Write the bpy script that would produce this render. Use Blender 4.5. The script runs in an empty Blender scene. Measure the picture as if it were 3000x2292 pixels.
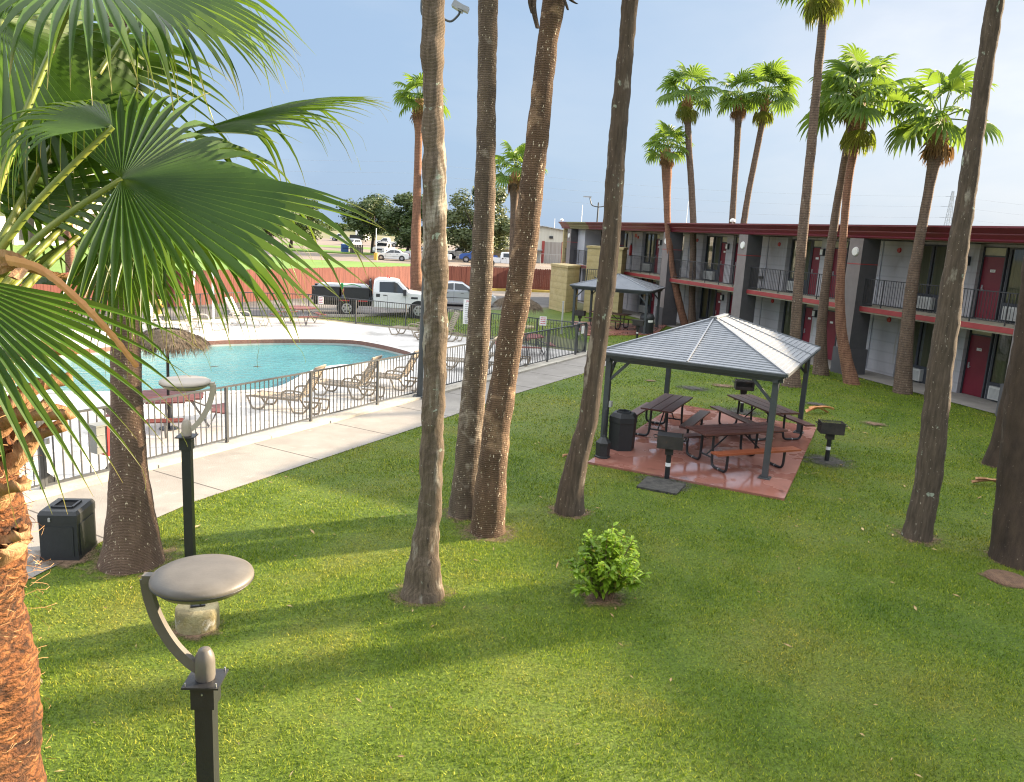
import bpy, bmesh, math, random
import numpy as np
from mathutils import Vector, Matrix, noise
from mathutils.geometry import tessellate_polygon
R = random.Random(7)
PI = math.pi
rad = math.radians
scn = bpy.context.scene
COL = scn.collection

# ------------------------------------------------------------------ camera
F, PITCH, ROLL, H = 2302.0, rad(11.42), rad(3.09), 4.65
cx_, sx_ = math.cos(ROLL), math.sin(ROLL)
FWD = Vector((0, math.cos(PITCH), -math.sin(PITCH)))
UPV = Vector((0, math.sin(PITCH), math.cos(PITCH)))
IX = Vector((1, 0, 0)) * cx_ + UPV * sx_
IY = -Vector((1, 0, 0)) * sx_ + UPV * cx_
cam_d = bpy.data.cameras.new('camera')
cam_d.sensor_width = 36; cam_d.lens = F / 3000 * 36; cam_d.clip_end = 6000; cam_d.clip_start = .05
cam = bpy.data.objects.new('camera', cam_d); COL.objects.link(cam)
m = Matrix((IX, IY, -FWD)).transposed().to_4x4(); m.translation = (0, 0, H)
cam.matrix_world = m
scn.camera = cam
K = 3000 / 2199.0

def ray(u, v):
    return IX * ((u - 1500) / F) - IY * ((v - 1146) / F) + FWD
def at(u, v, z=0.0):
    d = ray(u, v); t = (z - H) / d.z
    return Vector((d.x * t, d.y * t, z))
def atd(u, v, dist):                       # point on a sight line at a horizontal distance
    d = ray(u, v); t = dist / math.hypot(d.x, d.y)
    return Vector((d.x * t, d.y * t, H + d.z * t))

# ------------------------------------------------------------------ materials
def _n(nt, typ, **kw):
    n = nt.nodes.new(typ)
    for k, v in kw.items(): setattr(n, k, v)
    return n
def ramp(nt, fac, stops):
    r = _n(nt, 'ShaderNodeValToRGB'); e = r.color_ramp.elements
    while len(e) < len(stops): e.new(0.5)
    for i, (p, c) in enumerate(stops):
        e[i].position = p; e[i].color = (*c, 1) if len(c) == 3 else c
    nt.links.new(fac, r.inputs[0]); return r.outputs[0]
def coords(nt, stretch=(1, 1, 1), rnd=True):
    tc = _n(nt, 'ShaderNodeTexCoord'); mp = _n(nt, 'ShaderNodeMapping')
    mp.inputs['Scale'].default_value = stretch
    nt.links.new(tc.outputs['Object'], mp.inputs[0])
    if rnd:
        oi = _n(nt, 'ShaderNodeObjectInfo'); mu = _n(nt, 'ShaderNodeMath', operation='MULTIPLY'); mu.inputs[1].default_value = 41.0
        nt.links.new(oi.outputs['Random'], mu.inputs[0]); nt.links.new(mu.outputs[0], mp.inputs['Location'])
    return mp.outputs[0]
def noise_n(nt, vec, scale, detail=5, rough=.55, dist=0):
    n = _n(nt, 'ShaderNodeTexNoise'); n.inputs['Scale'].default_value = scale; n.inputs['Detail'].default_value = detail
    n.inputs['Roughness'].default_value = rough; n.inputs['Distortion'].default_value = dist
    nt.links.new(vec, n.inputs['Vector']); return n.outputs[0]
def mixc(nt, fac, a, b, mode='MIX'):
    x = _n(nt, 'ShaderNodeMix', data_type='RGBA', blend_type=mode)
    for s, val in ((x.inputs[0], fac), (x.inputs[6], a), (x.inputs[7], b)):
        if isinstance(val, (int, float)): s.default_value = val
        elif isinstance(val, tuple): s.default_value = (*val, 1)
        else: nt.links.new(val, s)
    return x.outputs[2]
MATS = {}
def pmat(name, stops, scale=4, detail=6, rough=.6, bump=0, bscale=None, metal=0, stretch=(1, 1, 1), fleck=None, patch=None, spec=.5,
         rough2=None, wave=None, coat=0, ndist=0, transl=0):
    if name in MATS: return MATS[name]
    mt = bpy.data.materials.new(name); mt.use_nodes = True; nt = mt.node_tree
    b = nt.nodes['Principled BSDF']
    if isinstance(stops, tuple): stops = [(0.3, tuple(c * .86 for c in stops)), (0.7, tuple(min(1, c * 1.12) for c in stops))]
    vec = coords(nt, stretch)
    nz = noise_n(nt, vec, scale, detail, .6, ndist)
    c = ramp(nt, nz, stops)
    hsum = None
    if wave:
        wv = _n(nt, 'ShaderNodeTexWave', wave_type='BANDS', bands_direction=wave[0]); wv.inputs['Scale'].default_value = wave[1]
        wv.inputs['Distortion'].default_value = wave[2]; wv.inputs['Detail'].default_value = 3; wv.inputs['Detail Scale'].default_value = 2.5
        nt.links.new(coords(nt), wv.inputs['Vector'])
        dk = ramp(nt, wv.outputs[0], [(0.0, (wave[3],) * 3), (wave[4] if len(wave) > 4 else .5, (1, 1, 1))])
        c = mixc(nt, 1.0, c, dk, 'MULTIPLY'); hsum = wv.outputs[0]
    for pt in (patch or []):                # (colour, scale, threshold, softness, stretch)
        pz = noise_n(nt, coords(nt, pt[4] if len(pt) > 4 else (1, 1, 1)), pt[1], 6, .62, .3)
        f = ramp(nt, pz, [(pt[2], (0, 0, 0)), (min(1, pt[2] + pt[3]), (1, 1, 1))])
        c = mixc(nt, f, c, pt[0])
    if fleck:
        for fl in (fleck if isinstance(fleck, list) else [fleck]):
            fz = noise_n(nt, coords(nt, (1, 1, fl[3] if len(fl) > 3 else .6)), fl[1], 3, .7)
            f = ramp(nt, fz, [(fl[2], (0, 0, 0)), (fl[2] + .03, (1, 1, 1))])
            c = mixc(nt, f, c, fl[0])
    nt.links.new(c, b.inputs['Base Color'])
    b.inputs['Metallic'].default_value = metal
    b.inputs['Specular IOR Level'].default_value = spec
    b.inputs['Coat Weight'].default_value = coat
    if rough2 is not None:
        rz = noise_n(nt, vec, rough2[1], 4)
        rr = ramp(nt, rz, [(rough2[2], (rough,) * 3), (rough2[3], (rough2[0],) * 3)])
        nt.links.new(rr, b.inputs['Roughness'])
    else: b.inputs['Roughness'].default_value = rough
    if bump:
        bn = _n(nt, 'ShaderNodeBump'); bn.inputs['Strength'].default_value = min(1, bump); bn.inputs['Distance'].default_value = .02 * max(1, bump)
        hz = noise_n(nt, vec, bscale or scale * 3, 6, .65)
        if hsum is not None:
            ad = _n(nt, 'ShaderNodeMath', operation='MULTIPLY_ADD'); ad.inputs[1].default_value = .22
            nt.links.new(hsum, ad.inputs[0]); nt.links.new(hz, ad.inputs[2]); hz = ad.outputs[0]
        nt.links.new(hz, bn.inputs['Height']); nt.links.new(bn.outputs[0], b.inputs['Normal'])
    if transl:
        tr = _n(nt, 'ShaderNodeBsdfTranslucent'); nt.links.new(c, tr.inputs[0]); mx = _n(nt, 'ShaderNodeMixShader'); mx.inputs[0].default_value = transl
        nt.links.new(b.outputs[0], mx.inputs[1]); nt.links.new(tr.outputs[0], mx.inputs[2])
        nt.links.new(mx.outputs[0], nt.nodes['Material Output'].inputs[0])
    MATS[name] = mt; return mt

def leaf_mat(name, dark, light, tip, transl=.35, rough=.4, attr=True, tcol=(.30, .45, .04)):
    mt = bpy.data.materials.new(name); mt.use_nodes = True; nt = mt.node_tree; b = nt.nodes['Principled BSDF']
    c = ramp(nt, noise_n(nt, coords(nt), 2.2, 4), [(.32, dark), (.7, light)])
    if attr:
        a = _n(nt, 'ShaderNodeAttribute', attribute_name='tip')
        c = mixc(nt, ramp(nt, a.outputs['Fac'], [(.0, (0, 0, 0)), (1, (1, 1, 1))]), c, tip)
    nt.links.new(c, b.inputs['Base Color']); b.inputs['Roughness'].default_value = rough; b.inputs['Specular IOR Level'].default_value = .45
    tr = _n(nt, 'ShaderNodeBsdfTranslucent'); mx = _n(nt, 'ShaderNodeMixShader'); mx.inputs[0].default_value = transl
    nt.links.new(mixc(nt, .6, c, tcol), tr.inputs[0]); nt.links.new(b.outputs[0], mx.inputs[1]); nt.links.new(tr.outputs[0], mx.inputs[2])
    nt.links.new(mx.outputs[0], nt.nodes['Material Output'].inputs[0]); return mt

# ------------------------------------------------------------------ mesh builder
class MB:
    def __init__(s): s.v = []; s.f = []; s.mi = []; s.sm = []; s.tip = None
    def add(s, vs, fs, mi=0, sm=False):
        o = len(s.v); s.v.extend([tuple(p) for p in vs])
        for f in fs: s.f.append([i + o for i in f]); s.mi.append(mi); s.sm.append(sm)
        return s
    def box(s, c, d, rz=0, mi=0, M=None, taper=1.0):
        x, y, z = d[0] / 2, d[1] / 2, d[2] / 2; t = taper
        vs = [Vector(p) for p in ((-x, -y, -z), (x, -y, -z), (x, y, -z), (-x, y, -z), (-x * t, -y * t, z), (x * t, -y * t, z), (x * t, y * t, z), (-x * t, y * t, z))]
        Q = M if M is not None else Matrix.Rotation(rz, 3, 'Z')
        vs = [Q @ p + Vector(c) for p in vs]
        return s.add(vs, [(0, 3, 2, 1), (4, 5, 6, 7), (0, 1, 5, 4), (1, 2, 6, 5), (2, 3, 7, 6), (3, 0, 4, 7)], mi)
    def bar(s, a, b, w, h=None, mi=0, up=(0, 0, 1)):   # rectangular bar between two points
        a = Vector(a); b = Vector(b); d = b - a; L = d.length
        if L < 1e-6: return s
        d.normalize(); u = Vector(up)
        if abs(d.dot(u)) > .97: u = Vector((1, 0, 0))
        x = d.cross(u).normalized(); y = x.cross(d)
        M = Matrix((x, d, y)).transposed()
        return s.box((a + b) / 2, (w, L, h or w), mi=mi, M=M)
    def tube(s, pts, rs, n=8, mi=0, caps=True, sm=True, phase=0):
        pts = [Vector(p) for p in pts]
        if not hasattr(rs, '__len__'): rs = [rs] * len(pts)
        rings = []; prev = None
        for i, p in enumerate(pts):
            d = (pts[min(i + 1, len(pts) - 1)] - pts[max(i - 1, 0)])
            d = d.normalized() if d.length > 1e-9 else Vector((0, 0, 1))
            if prev is None:
                u = Vector((1, 0, 0)) if abs(d.x) < .8 else Vector((0, 1, 0))
                x = (u - d * u.dot(d)).normalized()
            else:
                x = prev - d * prev.dot(d); x = x.normalized() if x.length > 1e-6 else Vector((1, 0, 0))
            prev = x; y = d.cross(x)
            rings.append([p + (x * math.cos(2 * PI * k / n + phase) + y * math.sin(2 * PI * k / n + phase)) * rs[i] for k in range(n)])
        vs = [q for r in rings for q in r]; fs = []
        for i in range(len(rings) - 1):
            for k in range(n):
                a, b = i * n + k, i * n + (k + 1) % n
                fs.append((a, b, b + n, a + n))
        s.add(vs, fs, mi, sm)
        if caps:
            s.add(rings[0], [tuple(range(n - 1, -1, -1))], mi); s.add(rings[-1], [tuple(range(n))], mi)
        return s
    def cyl(s, c, r, h, n=16, mi=0, r2=None, sm=True, phase=0):
        c = Vector(c); return s.tube([c, c + Vector((0, 0, h))], [r, r if r2 is None else r2], n, mi, True, sm, phase)
    def lathe(s, prof, n=24, c=(0, 0, 0), mi=0, sm=True):
        vs = []; fs = []; c = Vector(c)
        for r, z in prof:
            for k in range(n): vs.append(c + Vector((r * math.cos(2 * PI * k / n), r * math.sin(2 * PI * k / n), z)))
        for i in range(len(prof) - 1):
            for k in range(n):
                a, b = i * n + k, i * n + (k + 1) % n; fs.append((a, b, b + n, a + n))
        return s.add(vs, fs, mi, sm)
    def poly(s, pts, mi=0): return s.add(pts, [tuple(range(len(pts)))], mi)
    def prism(s, poly, z0, z1, mi=0):
        n = len(poly); vs = [(p[0], p[1], z0) for p in poly] + [(p[0], p[1], z1) for p in poly]
        tri = tessellate_polygon([[Vector((p[0], p[1], 0)) for p in poly]])
        area = sum(poly[i][0] * poly[(i + 1) % n][1] - poly[(i + 1) % n][0] * poly[i][1] for i in range(n))
        fs = []
        for t in tri:
            a, b, c = t
            A = (poly[b][0] - poly[a][0]) * (poly[c][1] - poly[a][1]) - (poly[c][0] - poly[a][0]) * (poly[b][1] - poly[a][1])
            if A < 0: b, c = c, b
            fs.append((a + n, b + n, c + n)); fs.append((a, c, b))
        for i in range(n):
            j = (i + 1) % n
            fs.append((i, j, j + n, i + n) if area > 0 else (j, i, i + n, j + n))
        return s.add(vs, fs, mi)
    def build(s, name, mats, parent=None, loc=None, rz=0):
        me = bpy.data.meshes.new(name); me.from_pydata(s.v, [], s.f)
        for mt in (mats if isinstance(mats, (list, tuple)) else [mats]): me.materials.append(mt)
        me.polygons.foreach_set('material_index', s.mi); me.polygons.foreach_set('use_smooth', s.sm)
        if s.tip is not None:
            a = me.attributes.new('tip', 'FLOAT', 'POINT'); a.data.foreach_set('value', s.tip)
        me.update()
        o = bpy.data.objects.new(name, me); COL.objects.link(o)
        if parent: o.parent = parent
        if loc is not None: o.location = loc
        if rz: o.rotation_euler.z = rz
        return o

def tag(o, label=None, cat=None, group=None, kind=None):
    if label: o['label'] = label
    if cat: o['category'] = cat
    if group: o['group'] = group
    if kind: o['kind'] = kind
    return o
def thing(name, label, cat, loc=(0, 0, 0), rz=0, group=None):
    o = bpy.data.objects.new(name, None); COL.objects.link(o); o.empty_display_size = .2
    o.location = loc; o.rotation_euler = (0, 0, rz)
    return tag(o, label, cat, group)
def kids(o): return [c for c in COL.objects if c.parent == o]
def dup(root, label, loc, rz=0, group=None, scale=None):
    def cp(o, par):
        c = o.copy(); COL.objects.link(c)
        if par: c.parent = par
        for ch in kids(o): cp(ch, c)
        return c
    r = cp(root, None); r['label'] = label; r.location = loc; r.rotation_euler = (0, 0, rz)
    if group: r['group'] = group
    if scale: r.scale = scale
    return r
def structure(o): o['kind'] = 'structure'; return o
def sheet(name, poly, z, mt, holes=()):
    rings = [[Vector((p[0], p[1], 0)) for p in poly]] + [[Vector((p[0], p[1], 0)) for p in h] for h in holes]
    flat = [p for r in rings for p in r]; mb = MB(); fs = []
    for a, b, c in tessellate_polygon(rings):
        A = (flat[b].x - flat[a].x) * (flat[c].y - flat[a].y) - (flat[c].x - flat[a].x) * (flat[b].y - flat[a].y)
        if abs(A) < 1e-9: continue
        fs.append((a, b, c) if A > 0 else (a, c, b))
    mb.add([(p.x, p.y, z) for p in flat], fs)
    return mb.build(name, mt)
def catmull(pts, n=6, closed=True):
    out = []; N = len(pts)
    for i in range(N if closed else N - 1):
        p = [Vector(pts[(i + k) % N]) if closed else Vector(pts[min(max(i + k, 0), N - 1)]) for k in (-1, 0, 1, 2)]
        for j in range(n):
            t = j / n
            out.append(.5 * ((2 * p[1]) + (-p[0] + p[2]) * t + (2 * p[0] - 5 * p[1] + 4 * p[2] - p[3]) * t * t + (-p[0] + 3 * p[1] - 3 * p[2] + p[3]) * t ** 3))
    if not closed: out.append(Vector(pts[-1]))
    return out
def text_mesh(name, body, size, mt, parent, M, kind=None):
    cu = bpy.data.curves.new(name, 'FONT'); cu.body = body; cu.size = size; cu.align_x = 'CENTER'; cu.align_y = 'CENTER'; cu.extrude = .001
    o = bpy.data.objects.new(name, cu); COL.objects.link(o)
    me = bpy.data.meshes.new_from_object(o); bpy.data.objects.remove(o)
    o = bpy.data.objects.new(name, me); COL.objects.link(o); me.materials.append(mt)
    o.parent = parent; o.matrix_local = M; return o
# ------------------------------------------------------------------ world and sun
SUN_AZ, SUN_EL = rad(66.0), rad(18.0)      # clockwise from +Y
w = bpy.data.worlds.new('World'); scn.world = w; w.use_nodes = True; nt = w.node_tree
bg = nt.nodes['Background']
sky = _n(nt, 'ShaderNodeTexSky', sky_type='NISHITA'); sky.sun_disc = False; sky.sun_elevation = SUN_EL; sky.sun_rotation = SUN_AZ
sky.dust_density = 1.5; sky.air_density = 1.0; sky.ozone_density = 1.5
tc = _n(nt, 'ShaderNodeTexCoord')
SUND = Vector((math.sin(SUN_AZ) * math.cos(SUN_EL), math.cos(SUN_AZ) * math.cos(SUN_EL), math.sin(SUN_EL)))
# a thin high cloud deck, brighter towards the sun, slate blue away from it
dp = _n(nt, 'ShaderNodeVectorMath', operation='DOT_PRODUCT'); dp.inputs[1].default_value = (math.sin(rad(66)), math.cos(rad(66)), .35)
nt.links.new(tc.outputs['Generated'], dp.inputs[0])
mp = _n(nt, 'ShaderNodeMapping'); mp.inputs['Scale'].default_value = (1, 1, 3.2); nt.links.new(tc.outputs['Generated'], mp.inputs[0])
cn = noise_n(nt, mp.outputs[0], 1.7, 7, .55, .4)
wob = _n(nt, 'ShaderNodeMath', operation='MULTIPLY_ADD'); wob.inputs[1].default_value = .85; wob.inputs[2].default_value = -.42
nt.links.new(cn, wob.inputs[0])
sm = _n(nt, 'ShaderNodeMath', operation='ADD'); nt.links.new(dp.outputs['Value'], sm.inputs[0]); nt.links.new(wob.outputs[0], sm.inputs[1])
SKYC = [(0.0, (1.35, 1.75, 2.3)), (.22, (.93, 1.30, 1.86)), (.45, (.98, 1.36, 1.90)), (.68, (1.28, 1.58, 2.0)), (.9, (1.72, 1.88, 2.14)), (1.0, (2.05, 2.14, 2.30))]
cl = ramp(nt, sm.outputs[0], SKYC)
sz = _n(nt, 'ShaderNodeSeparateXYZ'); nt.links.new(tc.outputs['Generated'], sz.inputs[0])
cl = mixc(nt, ramp(nt, sz.outputs['Z'], [(.27, (0, 0, 0)), (.62, (1, 1, 1))]), cl, (6.2, 6.3, 6.5))   # unseen cloud overhead, made extra bright to lift the fill light
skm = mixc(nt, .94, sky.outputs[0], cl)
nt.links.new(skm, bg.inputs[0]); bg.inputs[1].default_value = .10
sd = bpy.data.lights.new('sun', 'SUN'); sd.energy = 5.0; sd.angle = rad(1.4); sd.color = (1.0, .80, .56)
so = bpy.data.objects.new('sun', sd); COL.objects.link(so); so.rotation_euler = (-SUND).to_track_quat('-Z', 'Y').to_euler(); so.location = (30, 15, 30)
scn.view_settings.view_transform = 'Standard'; scn.view_settings.look = 'None'; scn.view_settings.exposure = 2.05; scn.view_settings.gamma = 1
scn.cycles.max_bounces = 6; scn.cycles.transparent_max_bounces = 6; scn.cycles.caustics_reflective = False; scn.cycles.caustics_refractive = False
scn.cycles.use_denoising = True; scn.cycles.filter_width = 1.15

# ------------------------------------------------------------------ shared materials
M_black = pmat('black_metal', (.018, .019, .022), rough=.42, bump=.15, scale=12)
M_blackp = pmat('black_plastic', (.022, .024, .026), rough=.5, bump=.2, scale=20)
M_iron = pmat('fence_paint', [(.3, (.045, .048, .05)), (.7, (.075, .08, .085))], scale=8, rough=.38, bump=.1)
M_rail = pmat('balcony_rail_paint', (.035, .037, .043), rough=.45, bump=.1)
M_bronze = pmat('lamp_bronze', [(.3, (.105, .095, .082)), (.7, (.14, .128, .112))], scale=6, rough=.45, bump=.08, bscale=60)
M_bronze2 = pmat('lamp_sunlit_bronze', [(.3, (.36, .31, .25)), (.7, (.42, .37, .31))], scale=6, rough=.45, bump=.08, bscale=60)  # paler copy of the lamp bronze, sunlight put into its colour
M_steel = pmat('galvanised_steel', (.45, .46, .47), metal=.8, rough=.4, scale=10)
M_white = pmat('white_paint', (.78, .78, .76), rough=.45, bump=.06)
M_conc = pmat('concrete_path', [(.25, (.205, .19, .17)), (.75, (.295, .275, .25))], scale=1.3, detail=9, rough=.9, bump=.3, bscale=40,
              patch=[((.30, .28, .25), .55, .52, .12), ((.36, .34, .31), 2.5, .62, .12)], fleck=((.2, .18, .15), 55, .68, 1))
M_curb = pmat('curb_whitewash', [(.3, (.36, .33, .275)), (.7, (.52, .49, .42))], scale=2, rough=.9, bump=.4, bscale=25, patch=[((.35, .32, .27), 3, .6, .1)])
M_deck = pmat('pool_deck_paint', [(.25, (.46, .44, .41)), (.7, (.64, .62, .59))], scale=1.4, detail=10, rough=.7, bump=.35, bscale=22, patch=[((.34, .325, .30), .42, .54, .14), ((.40, .38, .35), 2.4, .60, .06)])
M_asph = pmat('asphalt', [(.3, (.075, .072, .07)), (.7, (.12, .115, .11))], scale=1.2, detail=9, rough=.85, bump=.4, bscale=60, patch=[((.2, .18, .165), .18, .5, .1)])
M_road = pmat('far_road_surface', [(.3, (.15, .122, .10)), (.7, (.22, .182, .15))], scale=.3, detail=8, rough=.95)
M_brick = pmat('coping_brick', [(.3, (.20, .09, .07)), (.7, (.33, .17, .13))], scale=14, rough=.8, bump=.4)
M_slabr = pmat('red_stained_slab', [(.25, (.24, .095, .07)), (.7, (.34, .15, .115))], scale=1.1, detail=8, rough=.55, bump=.05, bscale=18, rough2=(.03, .8, .47, .53),
               patch=[((.42, .22, .17), 1.3, .62, .1), ((.17, .07, .055), .9, .60, .08)])
M_plank = pmat('red_brown_planks', [(.25, (.075, .030, .026)), (.75, (.15, .062, .05))], scale=3, stretch=(1, 8, 4), rough=.38, bump=.3, bscale=9)
M_plank2 = pmat('redwood_bench_plank', [(.25, (.24, .065, .03)), (.75, (.33, .10, .045))], scale=3, stretch=(1, 8, 4), rough=.35, bump=.3, bscale=9)
M_roofm = pmat('gazebo_roof_metal', [(.3, (.25, .27, .30)), (.7, (.32, .335, .36))], scale=2, rough=.42, metal=.35, bump=.03)
M_gz = pmat('gazebo_frame_paint', (.06, .068, .072), rough=.45, bump=.06)
M_soil = pmat('bare_soil', [(.3, (.10, .065, .04)), (.7, (.19, .125, .08))], scale=6, detail=8, rough=1, bump=.8, bscale=22, patch=[((.05, .045, .04), 3, .55, .1)])
M_ash = pmat('ashy_ground', [(.3, (.025, .025, .024)), (.7, (.09, .085, .075))], scale=8, detail=8, rough=1, bump=.9, bscale=25, patch=[((.2, .19, .17), 5, .64, .08)])
M_glass = pmat('window_glass', (.02, .024, .026), rough=.05, spec=.8, scale=1)
M_cglass = pmat('car_glass', (.03, .035, .04), rough=.04, spec=.8, scale=1)
M_tyre = pmat('tyre_rubber', (.016, .016, .017), rough=.8)
M_rim = pmat('wheel_alloy', (.5, .5, .52), metal=.7, rough=.35)
M_red = pmat('signal_red', (.45, .03, .03), rough=.5)

# ------------------------------------------------------------------ grass look
def grass_material(name, blades):
    mt = bpy.data.materials.new(name); mt.use_nodes = True; nt = mt.node_tree; b = nt.nodes['Principled BSDF']
    geo = _n(nt, 'ShaderNodeNewGeometry')
    big = noise_n(nt, geo.outputs['Position'], .38, 6, .62, .6)
    med = noise_n(nt, geo.outputs['Position'], 1.7, 6, .65, .4)
    fin = noise_n(nt, geo.outputs['Position'], 34, 3, .6)
    c = ramp(nt, big, [(.30, (.128, .205, .019)), (.50, (.188, .258, .028)), (.68, (.255, .275, .046))])
    c = mixc(nt, ramp(nt, med, [(.60, (0, 0, 0)), (.78, (.7, .7, .7))]), c, (.25, .235, .07))
    c = mixc(nt, ramp(nt, med, [(.28, (.7, .7, .7)), (.42, (0, 0, 0))]), c, (.098, .180, .018))
    if blades:
        a = _n(nt, 'ShaderNodeAttribute', attribute_name='tint')
        c = mixc(nt, 1.0, c, ramp(nt, a.outputs['Fac'], [(0, (.28, .38, .3)), (.5, (.95, 1.0, .9)), (.88, (1.5, 1.38, 1.15)), (.95, (2.3, 1.75, 1.7)), (1, (2.9, 2.1, 2.2))]), 'MULTIPLY')  # brightest tints: dry blades plus sunlit speckle put into the colour
    else:
        c = mixc(nt, 1.0, c, ramp(nt, fin, [(.3, (.22, .25, .2)), (.7, (.7, .75, .6))]), 'MULTIPLY')
    nt.links.new(c, b.inputs['Base Color']); b.inputs['Roughness'].default_value = .65; b.inputs['Specular IOR Level'].default_value = .25
    if blades:
        tr = _n(nt, 'ShaderNodeBsdfTranslucent'); mx = _n(nt, 'ShaderNodeMixShader'); mx.inputs[0].default_value = .38
        nt.links.new(c, tr.inputs[0]); nt.links.new(b.outputs[0], mx.inputs[1]); nt.links.new(tr.outputs[0], mx.inputs[2])
        nt.links.new(mx.outputs[0], nt.nodes['Material Output'].inputs[0])
    else:
        bn = _n(nt, 'ShaderNodeBump'); bn.inputs['Strength'].default_value = .8; bn.inputs['Distance'].default_value = .03
        nt.links.new(noise_n(nt, geo.outputs['Position'], 25, 6, .7), bn.inputs['Height']); nt.links.new(bn.outputs[0], b.inputs['Normal'])
    return mt
M_lawn = grass_material('lawn_turf', False)
M_blade = grass_material('grass_blades', True)
M_verge = pmat('verge_turf', [(.3, (.085, .175, .022)), (.7, (.14, .235, .035))], scale=.25, detail=9, rough=.9, bump=.6, bscale=6)
M_ground = pmat('dry_ground', [(.3, (.10, .12, .045)), (.7, (.20, .17, .10))], scale=.08, detail=9, rough=1)

# ------------------------------------------------------------------ ground, paths, pool
far_cop = [(45, 1048), (180, 1030), (318, 1018.7), (450, 1008), (614, 1000), (800, 995.7), (1007, 996.9), (1095, 1007.6), (1193, 1031)]
near_w = [(1197, 1042), (1138, 1056), (1062, 1066), (962, 1074), (900, 1092), (814, 1134), (674, 1147), (500, 1150), (318, 1149), (154, 1147), (40, 1140), (-60, 1120), (-40, 1075)]
pool = [(p.x, p.y) for p in catmull([at(u, v, .05).to_2d().to_3d() for u, v in far_cop + near_w], 5)]
def offset_poly(poly, d):
    n = len(poly); out = []
    A = sum(poly[i][0] * poly[(i + 1) % n][1] - poly[(i + 1) % n][0] * poly[i][1] for i in range(n))
    sgn = 1 if A > 0 else -1
    for i in range(n):
        a = Vector(poly[i - 1]); b = Vector(poly[(i + 1) % n]); t = (b - a).normalized(); nn = Vector((t.y, -t.x)) * sgn
        out.append((poly[i][0] + nn.x * d, poly[i][1] + nn.y * d))
    return out
pool_out = offset_poly(pool, .3)
FA = Vector((-9.9, 8.35)); FB = Vector((2.86, 31.35))          # near fence line
fd = (FB - FA).normalized(); fn = Vector((fd.y, -fd.x))        # fn points to the lawn side
corner = FB.copy()
BIG = 3000
structure(sheet('ground', [(-BIG, -200), (BIG, -200), (BIG, BIG), (-BIG, BIG)], 0.0, M_ground, [pool_out]))
far_f = [(-30, 26.2), (-20.5, 28.2), (-17.8, 29.5), (-15.2, 33.2), (-12.9, 36.9), (-9.96, 37.7), (-5.0, 35.6)]
deck_poly = [tuple(FA - fd * 14), tuple(corner)] + far_f[::-1]
structure(sheet('pool_deck', deck_poly, .05, M_deck, [pool_out]))
mb = MB()
for a, b in zip(deck_poly, deck_poly[1:] + deck_poly[:1]): mb.add([(a[0], a[1], -.02), (b[0], b[1], -.02), (b[0], b[1], .05), (a[0], a[1], .05)], [(0, 1, 2, 3)])
# coping + walls + water
mb = MB(); n = len(pool)
for i in range(n):
    j = (i + 1) % n
    p, q, po, qo = pool[i], pool[j], pool_out[i], pool_out[j]
    mb.add([(*po, .03), (*qo, .03), (*qo, .07), (*po, .07), (*p, .07), (*q, .07)], [(0, 1, 2, 3), (3, 2, 5, 4)], 1); mb.add([(*p, .07), (*q, .07), (*q, -.09), (*p, -.09)], [(0, 1, 2, 3)])
structure(mb.build('pool_coping', [M_brick, M_deck]))
M_tile = pmat('pool_wall_plaster', [(.3, (.42, .42, .38)), (.7, (.55, .56, .52))], scale=2, rough=.6)
M_basin = pmat('pool_basin_plaster', [(.3, (.20, .50, .52)), (.7, (.30, .62, .63))], scale=.6, rough=.6, patch=[((.12, .38, .42), .25, .55, .2)])
mb = MB()
for i in range(n):
    j = (i + 1) % n; p, q = pool[i], pool[j]
    mb.add([(*p, -.09), (*q, -.09), (*q, -1.5), (*p, -1.5)], [(0, 3, 2, 1)])
structure(mb.build('pool_wall', M_tile))
structure(sheet('pool_floor', offset_poly(pool, .02), -1.5, M_basin))
mw = bpy.data.materials.new('pool_water'); mw.use_nodes = True; nt = mw.node_tree; b = nt.nodes['Principled BSDF']
geo = _n(nt, 'ShaderNodeNewGeometry')
c = ramp(nt, noise_n(nt, geo.outputs['Position'], .22, 4), [(.3, (.045, .25, .28)), (.7, (.10, .37, .39))])
nt.links.new(c, b.inputs['Base Color']); b.inputs['Roughness'].default_value = .06; b.inputs['Transmission Weight'].default_value = .35; b.inputs['IOR'].default_value = 1.33
bn = _n(nt, 'ShaderNodeBump'); bn.inputs['Strength'].default_value = .9; bn.inputs['Distance'].default_value = .05
mpw = _n(nt, 'ShaderNodeMapping'); mpw.inputs['Scale'].default_value = (1, 2.2, 1); mpw.inputs['Rotation'].default_value = (0, 0, rad(15)); nt.links.new(geo.outputs['Position'], mpw.inputs[0])
nt.links.new(noise_n(nt, mpw.outputs[0], 2.6, 4, .55, .5), bn.inputs['Height']); nt.links.new(bn.outputs[0], b.inputs['Normal'])
structure(sheet('water', offset_poly(pool, -.002), -.16, mw))

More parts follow.
